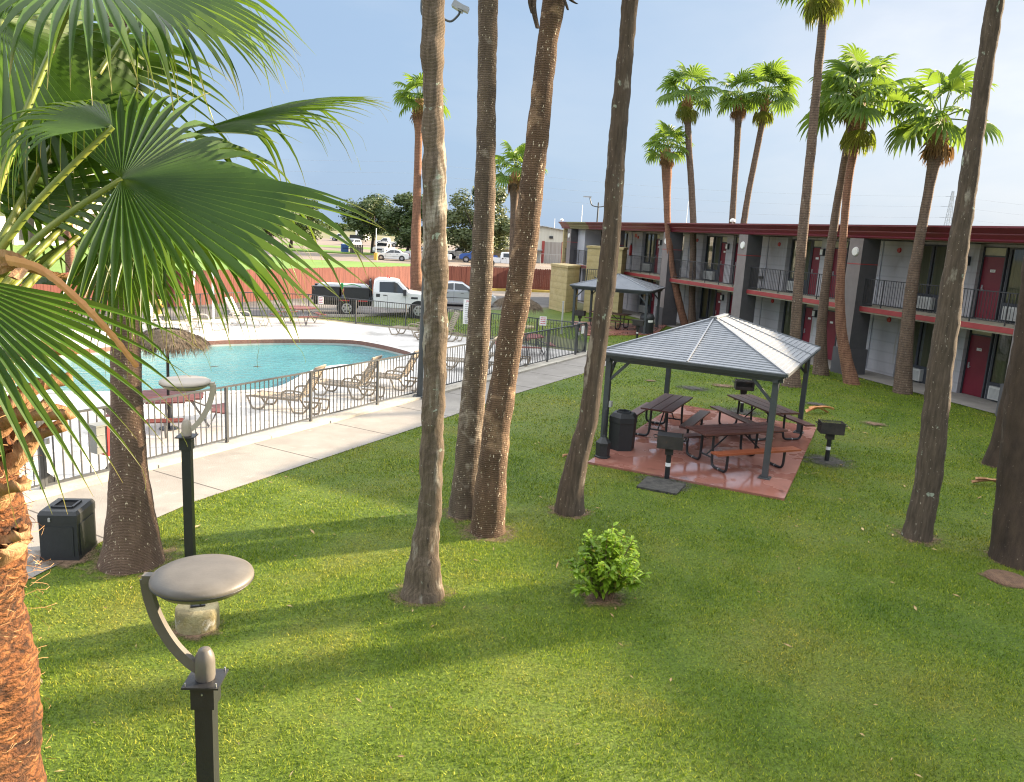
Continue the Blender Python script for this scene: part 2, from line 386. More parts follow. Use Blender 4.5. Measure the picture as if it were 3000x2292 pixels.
# sidewalk between fence and lawn
sw_near = [(95, 1696), (300, 1590), (564, 1475), (790, 1399), (904.8, 1360), (1240.5, 1249), (1421.8, 1185.6), (1507.3, 1156.5), (1709, 1095.5)]
swn = [at(u, v).to_2d() for u, v in sw_near]
e0 = swn[0] + (swn[0] - swn[3]).normalized() * 9
e1 = swn[-1] + (swn[-1] - swn[-4]).normalized() * 6.5
curb_w = .32
def onf(t, off): return FA + fd * t + fn * off
L0 = (FB - FA).length
walk = [tuple(e0)] + [tuple(p) for p in swn] + [tuple(e1), tuple(e1 + Vector((-1.6, 1.2))), tuple(onf(L0 + .5, .30)), tuple(onf(-12, .30))]
structure(sheet('sidewalk', walk, .02, M_conc))
mb = MB()                                                        # expansion joints, thin dark grooves
M_joint = pmat('joint_gap', (.09, .08, .07), rough=1)
def near_off(t):                                                # lawn-side edge at a place along the fence
    best = None
    P0 = FA + fd * t
    pts = [e0] + swn + [e1]
    for a, bq in zip(pts, pts[1:]):
        sa, sb = (a - FA).dot(fd), (bq - FA).dot(fd)
        if min(sa, sb) <= t <= max(sa, sb):
            k = (t - sa) / (sb - sa); return ((a + (bq - a) * k) - FA).dot(fn)
    return 2.0
t = 1.6
while t < L0 + 2:
    o1 = near_off(t); a = onf(t, .34); bq = onf(t, o1 - .03); mb.bar((*a, .0205), (*bq, .0205), .022, .004); t += 2.4
structure(mb.build('sidewalk_joints', M_joint))
mb = MB()
for i in range(40):
    t0, t1 = -10 + i * .92, -10 + (i + 1) * .92 - .004
    if t0 > L0 + .5: break
    a, bq, c2, d2 = onf(t0, -.14), onf(t1, -.14), onf(t1, .30 + R.uniform(-.02, .02)), onf(t0, .30 + R.uniform(-.02, .02))
    mb.prism([tuple(a), tuple(d2), tuple(c2), tuple(bq)], -.02, .075)
structure(mb.build('fence_kerb', M_curb))

# building frame: origin at a ground floor door, local x into the building, local y along the front (away)
BO = Vector((15.437, 26.775, 0)); BROT = rad(17.6)
BX = Vector((math.cos(BROT), math.sin(BROT), 0)); BY = Vector((-math.sin(BROT), math.cos(BROT), 0))
def bw(x, y, z=0): return BO + BX * x + BY * y + Vector((0, 0, z))
structure(sheet('building_walkway', [bw(-1.75, -26)[:2], bw(.3, -26)[:2], bw(.3, 35)[:2], bw(-1.75, 35)[:2]], .03, M_conc))
lawn_poly = [tuple(e0)] + [tuple(p) for p in swn] + [tuple(e1), (1.8, 36.5), (-.6, 35.2), (-4.6, 36.3), (-9.9, 38.5), (-8.2, 39.6), (-1.8, 46.9), (.8, 48.5), (2.2, 49.6), (4.0, 49.6), bw(-1.7, 24)[:2], bw(-1.7, -26)[:2], (10, -8), (-8, -3)]
structure(sheet('lawn', lawn_poly, .008, M_lawn))
park = [(-30, 24), (-20.5, 28.6), (-16.5, 32.8), (-13.5, 37.6), (-9.6, 39.2), (-8.2, 39.6), (-1.9, 47.0), (3.2, 52), (3.2, 64), (-6.0, 61.2), (-20.5, 35.6), (-30, 19)]
structure(sheet('parking_tarmac', park, .012, M_asph))
M_yel = pmat('yellow_kerb_paint', [(.3, (.42, .30, .06)), (.7, (.55, .42, .12))], scale=2, rough=.9, bump=.3)
def kerb(name, pts, w, h, mt):
    mb = MB()
    for a, bq in zip(pts, pts[1:]):
        a = Vector(a); bq = Vector(bq); mb.bar((a.x, a.y, h / 2), (bq.x, bq.y, h / 2), w, h)
    return structure(mb.build(name, mt))
kerb('parking_kerb', [(-5.6, 60.7), (-.6, 63.5), (3.0, 64.2)], .25, .18, M_yel)
kerb('lawn_kerb', [(-9.6, 39.4), (-8.2, 39.75), (-1.8, 47.05), (1.0, 49.0)], .16, .12, M_curb)
structure(sheet('verge', [(-75, 95), (-37.5, 101), (-25.4, 98), (-12.8, 101.5), (-6.6, 61.6), (-8.2, 58.6), (-20.6, 36.2), (-40, 2)], .010, M_verge))
structure(sheet('far_lot', [(-150, 101.3), (-37, 103.5), (-25.4, 98.4), (-12.8, 101.9), (-6.4, 62), (3.2, 66.5), (60, 66.5), (60, 145), (-40, 150), (-150, 150)], .006, M_road))
structure(sheet('far_lawn', [(-60, 151), (-10, 151), (-12, 163), (-60, 163)], .006, M_verge))
structure(sheet('far_road', [(-200, 164), (60, 164), (60, 230), (-200, 230)], .007, M_road))
mb = MB(); mb.prism([(-42, 122), (-22, 122.5), (-22, 130), (-42, 131)], .0, .15); structure(mb.build('traffic_island', M_verge))
# ------------------------------------------------------------------ real grass blades on the lawn
GZ_ROT = rad(-27.2); GZO = Vector((4.70, 18.15)); gx = Vector((math.cos(GZ_ROT), math.sin(GZ_ROT))); gy = Vector((-math.sin(GZ_ROT), math.cos(GZ_ROT)))
SLAB = [(1.65, 15.76), (5.18, 14.02), (8.04, 20.12), (4.75, 22.2)]
SLAB2 = [(3.3, 37.1), (6.95, 38.9), (8.4, 43.6), (3.0, 43.0)]
bare = [(-1.03, 9.42, .42), (-.66, 12.43, .45), (-.26, 11.70, .5), (1.09, 12.81, .42), (6.91, 12.48, .42), (8.09, 11.69, .5), (11.18, 17.43, .4), (-5.03, 9.96, .62), (1.33, 9.62, .36),
        (3.1, 14.75, .62), (6.5, 21.7, .6), (7.1, 16.97, .62), (7.46, 10.91, .36), (-3.47, 8.2, .3), (-5.9, 9.98, .5)]
for u_, v_, r_ in ((1905, 1118, .3), (2030, 1140, .6), (2120, 1133, .5), (2390, 1187, .4), (2560, 1245, .7)):
    q_ = at(u_, v_); bare.append((q_.x, q_.y, r_))
def inside(P, poly):
    x, y = P[:, 0], P[:, 1]; r = np.zeros(len(P), bool); n = len(poly)
    for i in range(n):
        x1, y1 = poly[i][:2]; x2, y2 = poly[(i + 1) % n][:2]
        c = ((y1 > y) != (y2 > y)) & (x < (x2 - x1) * (y - y1) / ((y2 - y1) + 1e-12) + x1); r ^= c
    return r
def grass_blades():
    rng = np.random.default_rng(3); parts = []
    for y0, y1, dens, hh, ww in ((3.5, 8, 4200, .034, .0050), (8, 12, 3200, .034, .0058), (12, 18, 1500, .036, .0085), (18, 28, 330, .04, .015), (28, 42, 110, .045, .026)):
        xa, xb = -.72 * y1 - 1.5, .74 * y1 + 2
        N = int((xb - xa) * (y1 - y0) * dens)
        P = np.stack([rng.uniform(xa, xb, N), rng.uniform(y0, y1, N)], 1)
        P = P[(np.abs(P[:, 0]) < .72 * P[:, 1] + 1.8)]
        k = inside(P, lawn_poly) & ~inside(P, SLAB) & ~inside(P, SLAB2)
        for bx, by, br in bare:
            d = np.hypot(P[:, 0] - bx, P[:, 1] - by); k &= rng.uniform(0, 1, len(P)) < np.clip((d / br - .3) * 1.1, 0, 1)
        P = P[k]; n = len(P)
        X, Y = P[:, 0], P[:, 1]
        lf = np.sin(X * 1.9 + 1.3 * np.sin(Y * 1.1)) * np.sin(Y * 2.3 + 1.7 * np.sin(X * .9)) + .6 * np.sin(X * 5.1 + Y * 3.3 + 2 * np.sin(Y * 2.1)) * np.sin(Y * 6.3 - X * 2.7)
        kp = rng.uniform(0, 1, n) < np.clip(.95 + .22 * lf, .5, 1); P = P[kp]; lf = lf[kp]; n = len(P); hv = np.clip(1.0 + .22 * lf, .6, 1.4)
        ang = rng.uniform(0, 2 * np.pi, n); lean = rng.uniform(.2, 1.3, n) * hh; h = hh * hv * rng.uniform(.45, 1.3, n); wd = ww * rng.uniform(.6, 1.3, n)
        la = rng.uniform(0, 2 * np.pi, n)
        V = np.zeros((n, 3, 3))
        V[:, 0, 0] = P[:, 0] - np.cos(ang) * wd; V[:, 0, 1] = P[:, 1] - np.sin(ang) * wd
        V[:, 1, 0] = P[:, 0] + np.cos(ang) * wd; V[:, 1, 1] = P[:, 1] + np.sin(ang) * wd
        V[:, 2, 0] = P[:, 0] + np.cos(la) * lean; V[:, 2, 1] = P[:, 1] + np.sin(la) * lean; V[:, 2, 2] = h
        V[:, :2, 2] = .004
        parts.append(V)
    V = np.concatenate(parts); n = len(V)
    me = bpy.data.meshes.new('grass'); me.vertices.add(n * 3); me.vertices.foreach_set('co', V.reshape(-1).astype(np.float32))
    me.loops.add(n * 3); me.loops.foreach_set('vertex_index', np.arange(n * 3, dtype=np.int32))
    me.polygons.add(n); me.polygons.foreach_set('loop_start', np.arange(0, n * 3, 3, dtype=np.int32)); me.polygons.foreach_set('loop_total', np.full(n, 3, np.int32))
    a = me.attributes.new('tint', 'FLOAT', 'POINT'); a.data.foreach_set('value', np.repeat(rng.uniform(0, 1, n), 3).astype(np.float32))
    me.update(); me.validate(); me.materials.append(M_blade)
    o = bpy.data.objects.new('grass', me); COL.objects.link(o)
    tag(o, 'short mown green lawn grass with dry yellow patches', 'grass', kind='stuff')
grass_blades()
# bare soil and worn ground: thin irregular patches whose edges break up into the turf
def patch_mat(name, cols):
    mt = bpy.data.materials.new(name); mt.use_nodes = True; nt = mt.node_tree; b = nt.nodes['Principled BSDF']
    geo = _n(nt, 'ShaderNodeNewGeometry'); tcn = _n(nt, 'ShaderNodeTexCoord')
    c = ramp(nt, noise_n(nt, geo.outputs['Position'], 9, 8, .65), cols); nt.links.new(c, b.inputs['Base Color']); b.inputs['Roughness'].default_value = 1
    ln = _n(nt, 'ShaderNodeVectorMath', operation='LENGTH'); nt.links.new(tcn.outputs['Object'], ln.inputs[0])
    ad = _n(nt, 'ShaderNodeMath', operation='MULTIPLY_ADD'); ad.inputs[1].default_value = 1.9; nt.links.new(noise_n(nt, geo.outputs['Position'], 5.5, 7, .7), ad.inputs[0]); nt.links.new(ln.outputs['Value'], ad.inputs[2])
    f = ramp(nt, ad.outputs[0], [(.0, (0, 0, 0)), (1, (1, 1, 1))]); mr = _n(nt, 'ShaderNodeMapRange'); mr.inputs['From Min'].default_value = 1.2; mr.inputs['From Max'].default_value = 1.85
    nt.links.new(ad.outputs[0], mr.inputs['Value'])
    tr = _n(nt, 'ShaderNodeBsdfTransparent'); mx = _n(nt, 'ShaderNodeMixShader'); nt.links.new(mr.outputs[0], mx.inputs[0]); nt.links.new(b.outputs[0], mx.inputs[1]); nt.links.new(tr.outputs[0], mx.inputs[2])
    nt.links.new(mx.outputs[0], nt.nodes['Material Output'].inputs[0]); return mt
PM_soil = patch_mat('bare_soil_patch', [(.3, (.10, .062, .038)), (.55, (.19, .125, .078)), (.75, (.28, .20, .12))]); PM_ash = patch_mat('ashy_patch', [(.3, (.022, .022, .020)), (.6, (.085, .08, .068)), (.8, (.20, .185, .16))])
def ground_patch(name, x, y, r, ry, z, mt, rz=0):
    o = MB().add([(math.cos(2 * PI * k / 32), math.sin(2 * PI * k / 32), 0) for k in range(32)], [tuple(range(32))]).build(name, mt, None, (x, y, z), rz); o.scale = (r, ry, 1); structure(o)
for i, (bx, by, br) in enumerate(bare[:15]): ground_patch('bare_soil', bx, by, br * 1.15, br * 1.15, .014 + i * .0013, PM_ash if i in (9, 10, 11) else PM_soil)
for i, (u, v, r) in enumerate(((1905, 1118, .35), (2030, 1140, .9), (2120, 1133, .7), (2390, 1187, .6), (2560, 1245, .55))):
    p = at(u, v); ground_patch('worn_patch', p.x, p.y, r * .75, r * .6, .034 + i * .0013, PM_ash if i % 2 else PM_soil, rad(-20))

mb = MB(); rq = random.Random(21)
for i in range(420):
    x = rq.uniform(-5, 13); y = rq.uniform(5.5, 22)
    if abs(x) > .7 * y: continue
    P_ = np.array([[x, y]])
    if not inside(P_, lawn_poly)[0] or inside(P_, SLAB)[0]: continue
    a = rq.uniform(0, PI); L = rq.uniform(.015, .05) * (1 if rq.random() < .9 else 2.2); wv = L * rq.uniform(.12, .35); z = .034
    d = Vector((math.cos(a), math.sin(a), rq.uniform(-.1, .25))); s_ = Vector((-d.y, d.x, rq.uniform(-.2, .2)))
    c = Vector((x, y, z)); mb.add([c - d * L, c + s_ * wv, c + d * L, c - s_ * wv + Vector((0, 0, .008))], [(0, 1, 2, 3)])
o = mb.build('leaf_litter', pmat('dry_leaf_bits', [(.3, (.22, .12, .05)), (.7, (.50, .38, .18))], scale=3, rough=.9)); tag(o, 'scattered dry leaf bits lying in the lawn grass', 'leaf litter', kind='stuff')
# ------------------------------------------------------------------ palms
def bark(name, dark, light, fl, flth, patch=(), ring=7.0, ringd=.55, bump=.9, stretch=(1, 1, .25)):
    return pmat(name, [(.28, dark), (.55, tuple((a + b) / 2 for a, b in zip(dark, light))), (.78, light)], scale=9, detail=9, stretch=stretch, rough=.95, bump=bump, bscale=26,
                wave=('Z', ring, 3.5, ringd, .35), fleck=[(fl, 34, flth, .45)], patch=list(patch))
LICH = (.36, .40, .31); PALE = (.50, .43, .33)
B_dead = bark('weathered_dead_bark', (.066, .047, .031), (.225, .17, .118), (.5, .44, .36), .70, [((.33, .295, .235), 2.4, .55, .07, (1.3, 1.3, .3)), (LICH, 5.5, .63, .03), ((.05, .035, .025), 5, .64, .03, (1.6, 1.6, .5))], ring=22, ringd=.88, stretch=(2.6, 2.6, .28))
B_fleck = bark('flecked_bark', (.066, .047, .033), (.185, .135, .092), (.66, .57, .43), .645, [((.33, .28, .22), 2.4, .56, .12)], ring=10, ringd=.68)
B_red = bark('flecked_reddish_bark', (.058, .034, .020), (.165, .098, .055), (.68, .58, .42), .635, [((.34, .22, .13), 1.6, .57, .12)], ring=10, ringd=.68)
B_grey = bark('grey_streaked_bark', (.052, .038, .027), (.17, .125, .088), (.55, .48, .38), .67, [((.30, .265, .21), 2.4, .60, .05, (1.2, 1.2, .4)), (LICH, 4, .65, .03)], ring=26, ringd=.85, stretch=(2.4, 2.4, .3))
B_wet = bark('dark_wet_bark', (.036, .024, .017), (.105, .07, .046), (.45, .38, .28), .69, [((.24, .20, .16), 1.8, .62, .1)], ring=24, ringd=.82)
B_thick = bark('ringed_brown_bark', (.085, .052, .035), (.19, .122, .085), (.60, .50, .36), .635, [((.28, .24, .2), 3, .63, .08)], ring=16, ringd=.72)
B_far = bark('distant_brown_bark', (.09, .06, .043), (.22, .15, .105), (.5, .45, .38), .66, ring=4)
B_farr = bark('distant_red_bark', (.15, .07, .045), (.33, .17, .10), (.55, .42, .3), .66, ring=4)
B_fib = pmat('orange_fibre_bark', [(.32, (.030, .012, .005)), (.46, (.17, .060, .017)), (.58, (.30, .115, .033)), (.78, (.48, .22, .072))], scale=9, detail=10, stretch=(1, 1, 2.2), rough=.9, bump=2.2, bscale=26, ndist=.8,
             patch=[((.05, .022, .010), 2.6, .56, .10), ((.50, .30, .15), 4, .64, .08)], wave=('Z', 9, 9, .45, .4))
L_near = leaf_mat('fan_leaf_green', (.018, .054, .005), (.062, .130, .012), (.40, .30, .11), .33, .33, True, (.22, .36, .025))
L_far = leaf_mat('distant_fan_green', (.060, .125, .018), (.15, .245, .038), (.34, .36, .09), .40, .5)
L_dead = leaf_mat('dead_fan_brown', (.20, .11, .05), (.36, .22, .11), (.42, .30, .18), .2, .8, tcol=(.4, .25, .1))
L_yel = leaf_mat('yellowing_fan', (.15, .17, .025), (.30, .25, .05), (.42, .27, .09), .35, .5)
M_pet = pmat('petiole_green', [(.3, (.12, .18, .03)), (.7, (.26, .27, .05))], scale=6, rough=.4, bump=.1, patch=[((.30, .13, .04), 3, .6, .1)])
M_petd = pmat('dead_petiole', [(.25, (.16, .08, .035)), (.5, (.36, .19, .085)), (.75, (.58, .36, .19))], scale=5, stretch=(3, 3, .8), rough=.7, bump=.8, bscale=22, detail=9)
M_peto = pmat('orange_dry_petiole', [(.3, (.50, .20, .07)), (.7, (.70, .38, .17))], scale=5, rough=.6, bump=.3)
M_fibre = pmat('loose_fibre', [(.3, (.30, .15, .06)), (.7, (.55, .34, .17))], scale=5, rough=.9)

def trunk_path(base_uv, prof, top=None, topr=None, wob=0):
    b = at(base_uv[0] * K, base_uv[1] * K); dirh = Vector((b.x, b.y)).normalized(); D = math.hypot(b.x, b.y)
    pts = []; rs = []
    for x, y, hw in prof:
        d = ray(x * K, y * K); t = D / (d.x * dirh.x + d.y * dirh.y)
        pts.append(Vector((d.x * t, d.y * t, H + d.z * t))); rs.append(hw * K * t / F)
    dz = -pts[0].z
    pts[0].z = min(pts[0].z, 0); pts.insert(0, pts[0] + Vector((0, 0, -.08 - max(0, pts[0].z)))); rs.insert(0, rs[0] * 1.05)
    if top:
        a, c = pts[-3], pts[-1]; d = (c - a).normalized()
        while pts[-1].z < top:
            d = (d + Vector((0, 0, .04))).normalized(); pts.append(pts[-1] + d * .6); rs.append(rs[-1] * .992)
    return b, pts, rs
def trunk_mesh(b, pts, rs, n=20, step=.07, amp=.012, seed=0, ringamp=.0015):
    # resample, then roughen every ring
    P = [pts[0]]; Q = [rs[0]]
    for i in range(len(pts) - 1):
        L = (pts[i + 1] - pts[i]).length; k = max(1, int(L / step))
        for j in range(1, k + 1):
            t = j / k; tt = t
            P.append(pts[i].lerp(pts[i + 1], tt)); Q.append(rs[i] + (rs[i + 1] - rs[i]) * (tt * tt * (3 - 2 * tt)))
    for _ in range(3):
        P = [P[0]] + [(P[i - 1] + P[i] * 2 + P[i + 1]) / 4 for i in range(1, len(P) - 1)] + [P[-1]]
        Q = [Q[0]] + [(Q[i - 1] + Q[i] * 2 + Q[i + 1]) / 4 for i in range(1, len(Q) - 1)] + [Q[-1]]
    mb = MB(); mb.tube([p - b for p in P], Q, n, 0, True, True)
    o = Vector((seed * 3.1, seed * 1.7, 0)); m2 = []
    for i in range(len(P)):
        rr = ringamp * (R.random() - .5) * 2
        for k in range(n):
            v = Vector(mb.v[i * n + k]); c = P[i] - b; d = (v - c); r = d.length
            if r < 1e-6: m2.append(tuple(v)); continue
            nz = noise.fractal(v * 3.2 + o, 1, 2, 4) * amp + noise.noise(v * 11 + o) * amp * .4
            m2.append(tuple(c + d * (1 + (nz + rr) / max(r, .05))))
    mb.v[:len(m2)] = m2
    return mb, P, Q

def fan_mesh(mb, O, ax, nrm, Rr, nseg=46, spread=140, fuse=.55, droop=.35, curl=.25, fold=.35, rnd=R, kink=.12, nl=9, tipcol=True, wind=Vector((0, 0, 0)), bent=None, arc=None, thread=0, taper=.8, lowdrop=0):
    """costapalmate fan: V-folded segments joined to `fuse` of their length, free tips drooping under gravity"""
    ax = Vector(ax).normalized(); nrm = Vector(nrm); nrm = (nrm - ax * nrm.dot(ax)).normalized(); bx = nrm.cross(ax)
    O = Vector(O); half = rad(spread); dth = 2 * half / nseg
    if mb.tip is None: mb.tip = []
    for i in range(nseg):
        th = -half + (i + .5) * dth
        if arc and not (arc[0] < math.degrees(th) < arc[1]): continue
        cen = math.cos(th * .5)
        Ls = Rr * (.62 + .38 * cen) * rnd.uniform(.93, 1.04)
        d = ax * math.cos(th) + bx * math.sin(th); s = -ax * math.sin(th) + bx * math.cos(th)
        dr = droop * rnd.uniform(.5, 1.5); kk = rnd.random() < kink; kpos = rnd.uniform(.55, .8)
        fz = fuse * rnd.uniform(.88, 1.06)
        if lowdrop and th < -.55: dr *= 1 + lowdrop; Ls *= .86; fz *= .85
        if bent and bent[0] < math.degrees(th) < bent[1]: kk = True; kpos = rnd.uniform(.42, .6); Ls *= rnd.uniform(.8, .95)
        vs = []; tips = []
        p = O.copy(); dirn = d.copy(); prev = 0
        tw = rnd.uniform(-.35, .35)
        for j in range(nl + 1):
            t = j / nl; t = t ** .85
            step = (t - prev) * Ls; prev = t
            if j:
                # costa curl bends whole blade back, gravity bends free part
                g = 0.0
                if t > fz: g = dr * ((t - fz) / (1 - fz) + .35)
                if kk and t > kpos: g += 1.6
                dirn = (dirn - nrm * curl * step / Rr * 1.0 + Vector((0, 0, -1)) * g * step / Rr * 2.2 + wind * g * step).normalized()
                p = p + dirn * step
            if t < fz: wdt = 2 * t * Ls * math.sin(dth / 2) * .985
            else:
                w0 = 2 * fz * Ls * math.sin(dth / 2) * .985; q = (t - fz) / (1 - fz); wdt = w0 * (1 - q) ** taper * (1 - .12 * q)
            sn = (s - dirn * s.dot(dirn)); sn = sn.normalized() if sn.length > 1e-5 else s
            up = dirn.cross(sn)
            if up.dot(nrm) < 0: up = -up
            if t > fz:
                a = tw * (t - fz) / (1 - fz); sn, up = sn * math.cos(a) + up * math.sin(a), up * math.cos(a) - sn * math.sin(a)
            wv = max(wdt, .0012) / 2; f = fold * wv * (1 if t < fz else 1.0)
            vs += [p - sn * wv + up * f, p - up * f * .6, p + sn * wv + up * f]
            tv = max(0, (t - .84) / .16) if tipcol else 0
            tips += [tv * rnd.uniform(.3, 1.0)] * 3
        fs = []
        for j in range(nl):
            a = j * 3; fs += [(a, a + 1, a + 4, a + 3), (a + 1, a + 2, a + 5, a + 4)]
        mb.add(vs, fs, 0, False); mb.tip.extend(tips)
        if thread and rnd.random() < thread:      # pale loose thread curling off the tip
            q = p.copy(); dq = (dirn + s * rnd.uniform(-.5, .5)).normalized(); tv = []; L = rnd.uniform(.05, .11)
            for j in range(6):
                tv += [q, q + up * .0013 + s * .001]; dq = (dq + Vector((rnd.uniform(-.15, .25), rnd.uniform(-.15, .15), -.38))).normalized(); q = q + dq * L / 5
            mb.add(tv, [(2 * j, 2 * j + 1, 2 * j + 3, 2 * j + 2) for j in range(5)], 0, False); mb.tip.extend([.55] * 12)
    return mb
def petiole(mb, pts, w0, w1, mi=1, spines=True, sag=0):
    pts = [Vector(p) for p in pts]; cv = catmull(pts, 6, False); n = len(cv); o = len(mb.v)
    mb.tube(cv, [w0 + (w1 - w0) * i / (n - 1) for i in range(n)], 6, mi)
    if spines:
        for i in range(1, n - 1):
            for k in range(2):
                for sgn in (-1, 1):
                    c = cv[i].lerp(cv[i + 1], k / 2); d = (cv[i + 1] - cv[i]).normalized(); sd = d.cross(Vector((0, -.7, .7))).normalized() * sgn
                    r = w0 + (w1 - w0) * i / (n - 1); q = c + sd * r * .8
                    mb.add([q - d * .006, q + d * .006, q + sd * .014 + d * .008], [(0, 1, 2)], mi)
    if mb.tip is not None: mb.tip.extend([0.0] * (len(mb.v) - o))
    return mb

def crown_mesh(seed, nl=30, R0=.98, pet=.98, nseg=15, low=-16, lean=(0, 0), wind=(.35, .05)):
    rr = random.Random(seed); mb = MB(); mb.tip = []
    for i in range(nl):
        el = rad(82 - (82 - low) * (i / (nl - 1)) ** .85 + rr.uniform(-8, 8)); az = i * 2.39996 + rr.uniform(-.3, .3)
        d = Vector((math.cos(el) * math.cos(az), math.cos(el) * math.sin(az), math.sin(el)))
        d = (d + Vector((wind[0], wind[1], 0)) * rr.uniform(.3, 1)).normalized()
        pl = pet * rr.uniform(.7, 1.15)
        hub = d * pl + Vector((0, 0, -.12 * pl * math.cos(el)))
        side = d.cross(Vector((0, 0, 1))); side = side.normalized() if side.length > .05 else Vector((1, 0, 0))
        nrm = side.cross(d); nrm = (nrm * (1 if nrm.z > 0 else -1) + side * rr.uniform(-.6, .6)).normalized()
        o = len(mb.v); mb.tube([d * .08, hub * .55 + Vector((0, 0, .03)), hub], [.022, .016, .012], 4, 0); mb.tip.extend([.35] * (len(mb.v) - o))
        fan_mesh(mb, hub, (d + Vector((0, 0, -.35))).normalized(), nrm, R0 * rr.uniform(.85, 1.15), nseg, 108, .56, .75, .5, .5, rr, .12, 5, True)
    return mb
def dead_mesh(seed, nl=9, R0=.7, pet=.5, nseg=12):
    rr = random.Random(seed); mb = MB(); mb.tip = []
    for i in range(nl):
        az = i * 2 * PI / nl + rr.uniform(-.4, .4); el = rad(rr.uniform(-72, -35))
        d = Vector((math.cos(el) * math.cos(az), math.cos(el) * math.sin(az), math.sin(el)))
        hub = d * pet * rr.uniform(.6, 1.1) + Vector((0, 0, -.05)); side = d.cross(Vector((0, 0, 1))).normalized(); nrm = side.cross(d)
        o = len(mb.v); mb.tube([d * .05, hub], [.02, .012], 4, 0); mb.tip.extend([.3] * (len(mb.v) - o))
        fan_mesh(mb, hub, (d + Vector((0, 0, -.9))), nrm, R0 * rr.uniform(.7, 1.1), nseg, 75, .5, .9, .4, .7, rr, .2, 4, True)
    return mb
CROWNS = [crown_mesh(11 + k, nl=23 - 2 * (k % 3)) .build('crown', L_far).data for k in range(4)]
DEADS = [dead_mesh(31, 9).build('dead_skirt', L_dead).data, dead_mesh(33, 7, .8, .55).build('dead_skirt', L_yel).data]
for o in [o for o in COL.objects if o.name.split('.')[0] in ('crown', 'dead_skirt')]: bpy.data.objects.remove(o)
def stub_mesh(r, L, seed, k=26):
    rr = random.Random(seed); mb = MB()
    for i in range(k):
        az = i * 2.4 + rr.uniform(-.2, .2); z = -L * i / k; d = Vector((math.cos(az), math.sin(az), .9)).normalized()
        a = Vector((math.cos(az), math.sin(az), 0)) * r * .8 + Vector((0, 0, z)); mb.tube([a, a + d * .12 * rr.uniform(.6, 1.3), a + d * .2 * rr.uniform(.6, 1.2) + Vector((0, 0, .02))], [.045, .04, .012], 5)
    return mb
PALM_GROUP = 'palms around the motel courtyard'
def palm(label, base, prof, bm, top=None, crown=None, cs=1.0, dead=None, n=18, step=.08, amp=.012, seed=1, stub=True, ringamp=.0015, name='palm_tree'):
    b, pts, rs = trunk_path(base, prof, top)
    t = thing(name, label, 'palm tree', b, 0, PALM_GROUP)
    mb, P, Q = trunk_mesh(b, pts, rs, n, step, amp, seed, ringamp); mb.build('trunk', bm, t)
    if crown is not None:
        up_ = Vector((0, 0, .8 * cs)) if top is None else Vector((0, 0, 0))
        if top is None: MB().tube([P[-1] - b - Vector((0, 0, .05)), P[-1] - b + up_], [Q[-1], Q[-1] * .6], 8).build('crown_shaft', M_petd, t)
        c = bpy.data.objects.new('crown', CROWNS[crown % 4]); COL.objects.link(c); c.parent = t; c.location = P[-1] - b + up_; c.rotation_euler.z = seed * 1.3; c.scale = (cs,) * 3
        if dead is not None:
            dd_ = bpy.data.objects.new('dead_skirt', DEADS[dead]); COL.objects.link(dd_); dd_.parent = t; dd_.location = P[-1] - b + up_ * .55; dd_.rotation_euler.z = seed; dd_.scale = (cs,) * 3
        if stub: stub_mesh(Q[-1], .5 * cs, seed).build('leaf_base', M_petd, t, P[-1] - b + up_ * .5)
    return t, P, Q, b
# four tall trunks in the middle of the lawn
dead_trunk, *_x = palm('tallest looking pale weathered trunk with peeling bark, left of the four trunks in mid lawn', (905, 1278),
     [(907, 1282, 48), (908, 1240, 38), (913, 1180, 30), (920, 1120, 26), (926, 1060, 25), (928, 980, 25), (931, 900, 24), (933, 800, 25), (935, 700, 26), (934, 600, 27), (932, 500, 26.5), (931, 400, 25.5), (932, 300, 25), (930, 200, 23.5), (929, 100, 23), (930, 0, 24)], B_dead, 12, None, 1.0, None, 26, .05, .03, 1)
palm('brown white-flecked trunk leaning slightly right, just behind a reddish one in the mid lawn pair', (1000, 1105),
     [(996, 1108, 35), (1000, 1050, 30), (1005, 1000, 28), (1012, 900, 27), (1025, 750, 25), (1034, 600, 24), (1040, 450, 22.5), (1044, 300, 21), (1046, 150, 20), (1048, 0, 21)], B_fleck, 11.8, 1, 1.0, None, 24, .055, .012, 2)
palm('reddish flecked trunk with torn leaf sheaths at its top, front of the mid lawn pair', (1047, 1143),
     [(1047, 1147, 38), (1050, 1100, 36), (1058, 1000, 31), (1068, 900, 30), (1085, 800, 28), (1100, 700, 28), (1118, 600, 28), (1131, 500, 27), (1141, 400, 26), (1154, 300, 24), (1164, 200, 23), (1175, 100, 22), (1190, 0, 25)], B_red, 11.0, 2, 1.0, None, 24, .055, .014, 3)
t3 = [o for o in COL.objects if o.get('label', '').startswith('reddish flecked')][0]
for k, (u0, v0, u1, v1, u2, v2, w_) in enumerate(((1575, -60, 1562, 10, 1575, 84, .055), (1600, -60, 1556, -10, 1560, 40, .05), (1640, -60, 1668, -5, 1690, 12, .05), (1630, -50, 1655, 5, 1664, 30, .03))):
    cv = catmull([atd(u0, v0, 11.5) - t3.location, atd(u1, v1, 11.35) - t3.location, atd(u2, v2, 11.4) - t3.location], 6, False); vs = []
    for i, c in enumerate(cv):
        ww = w_ * (1 - .5 * i / (len(cv) - 1)); vs += [c + Vector((-ww, 0, 0)), c + Vector((0, -.04, 0)), c + Vector((ww, 0, 0)), c + Vector((0, .01, 0))]
    MB().add(vs, [(4 * i + j, 4 * i + (j + 1) % 4, 4 * i + 4 + (j + 1) % 4, 4 * i + 4 + j) for i in range(len(cv) - 1) for j in range(4)]).build('leaf_sheath', B_wet, t3)
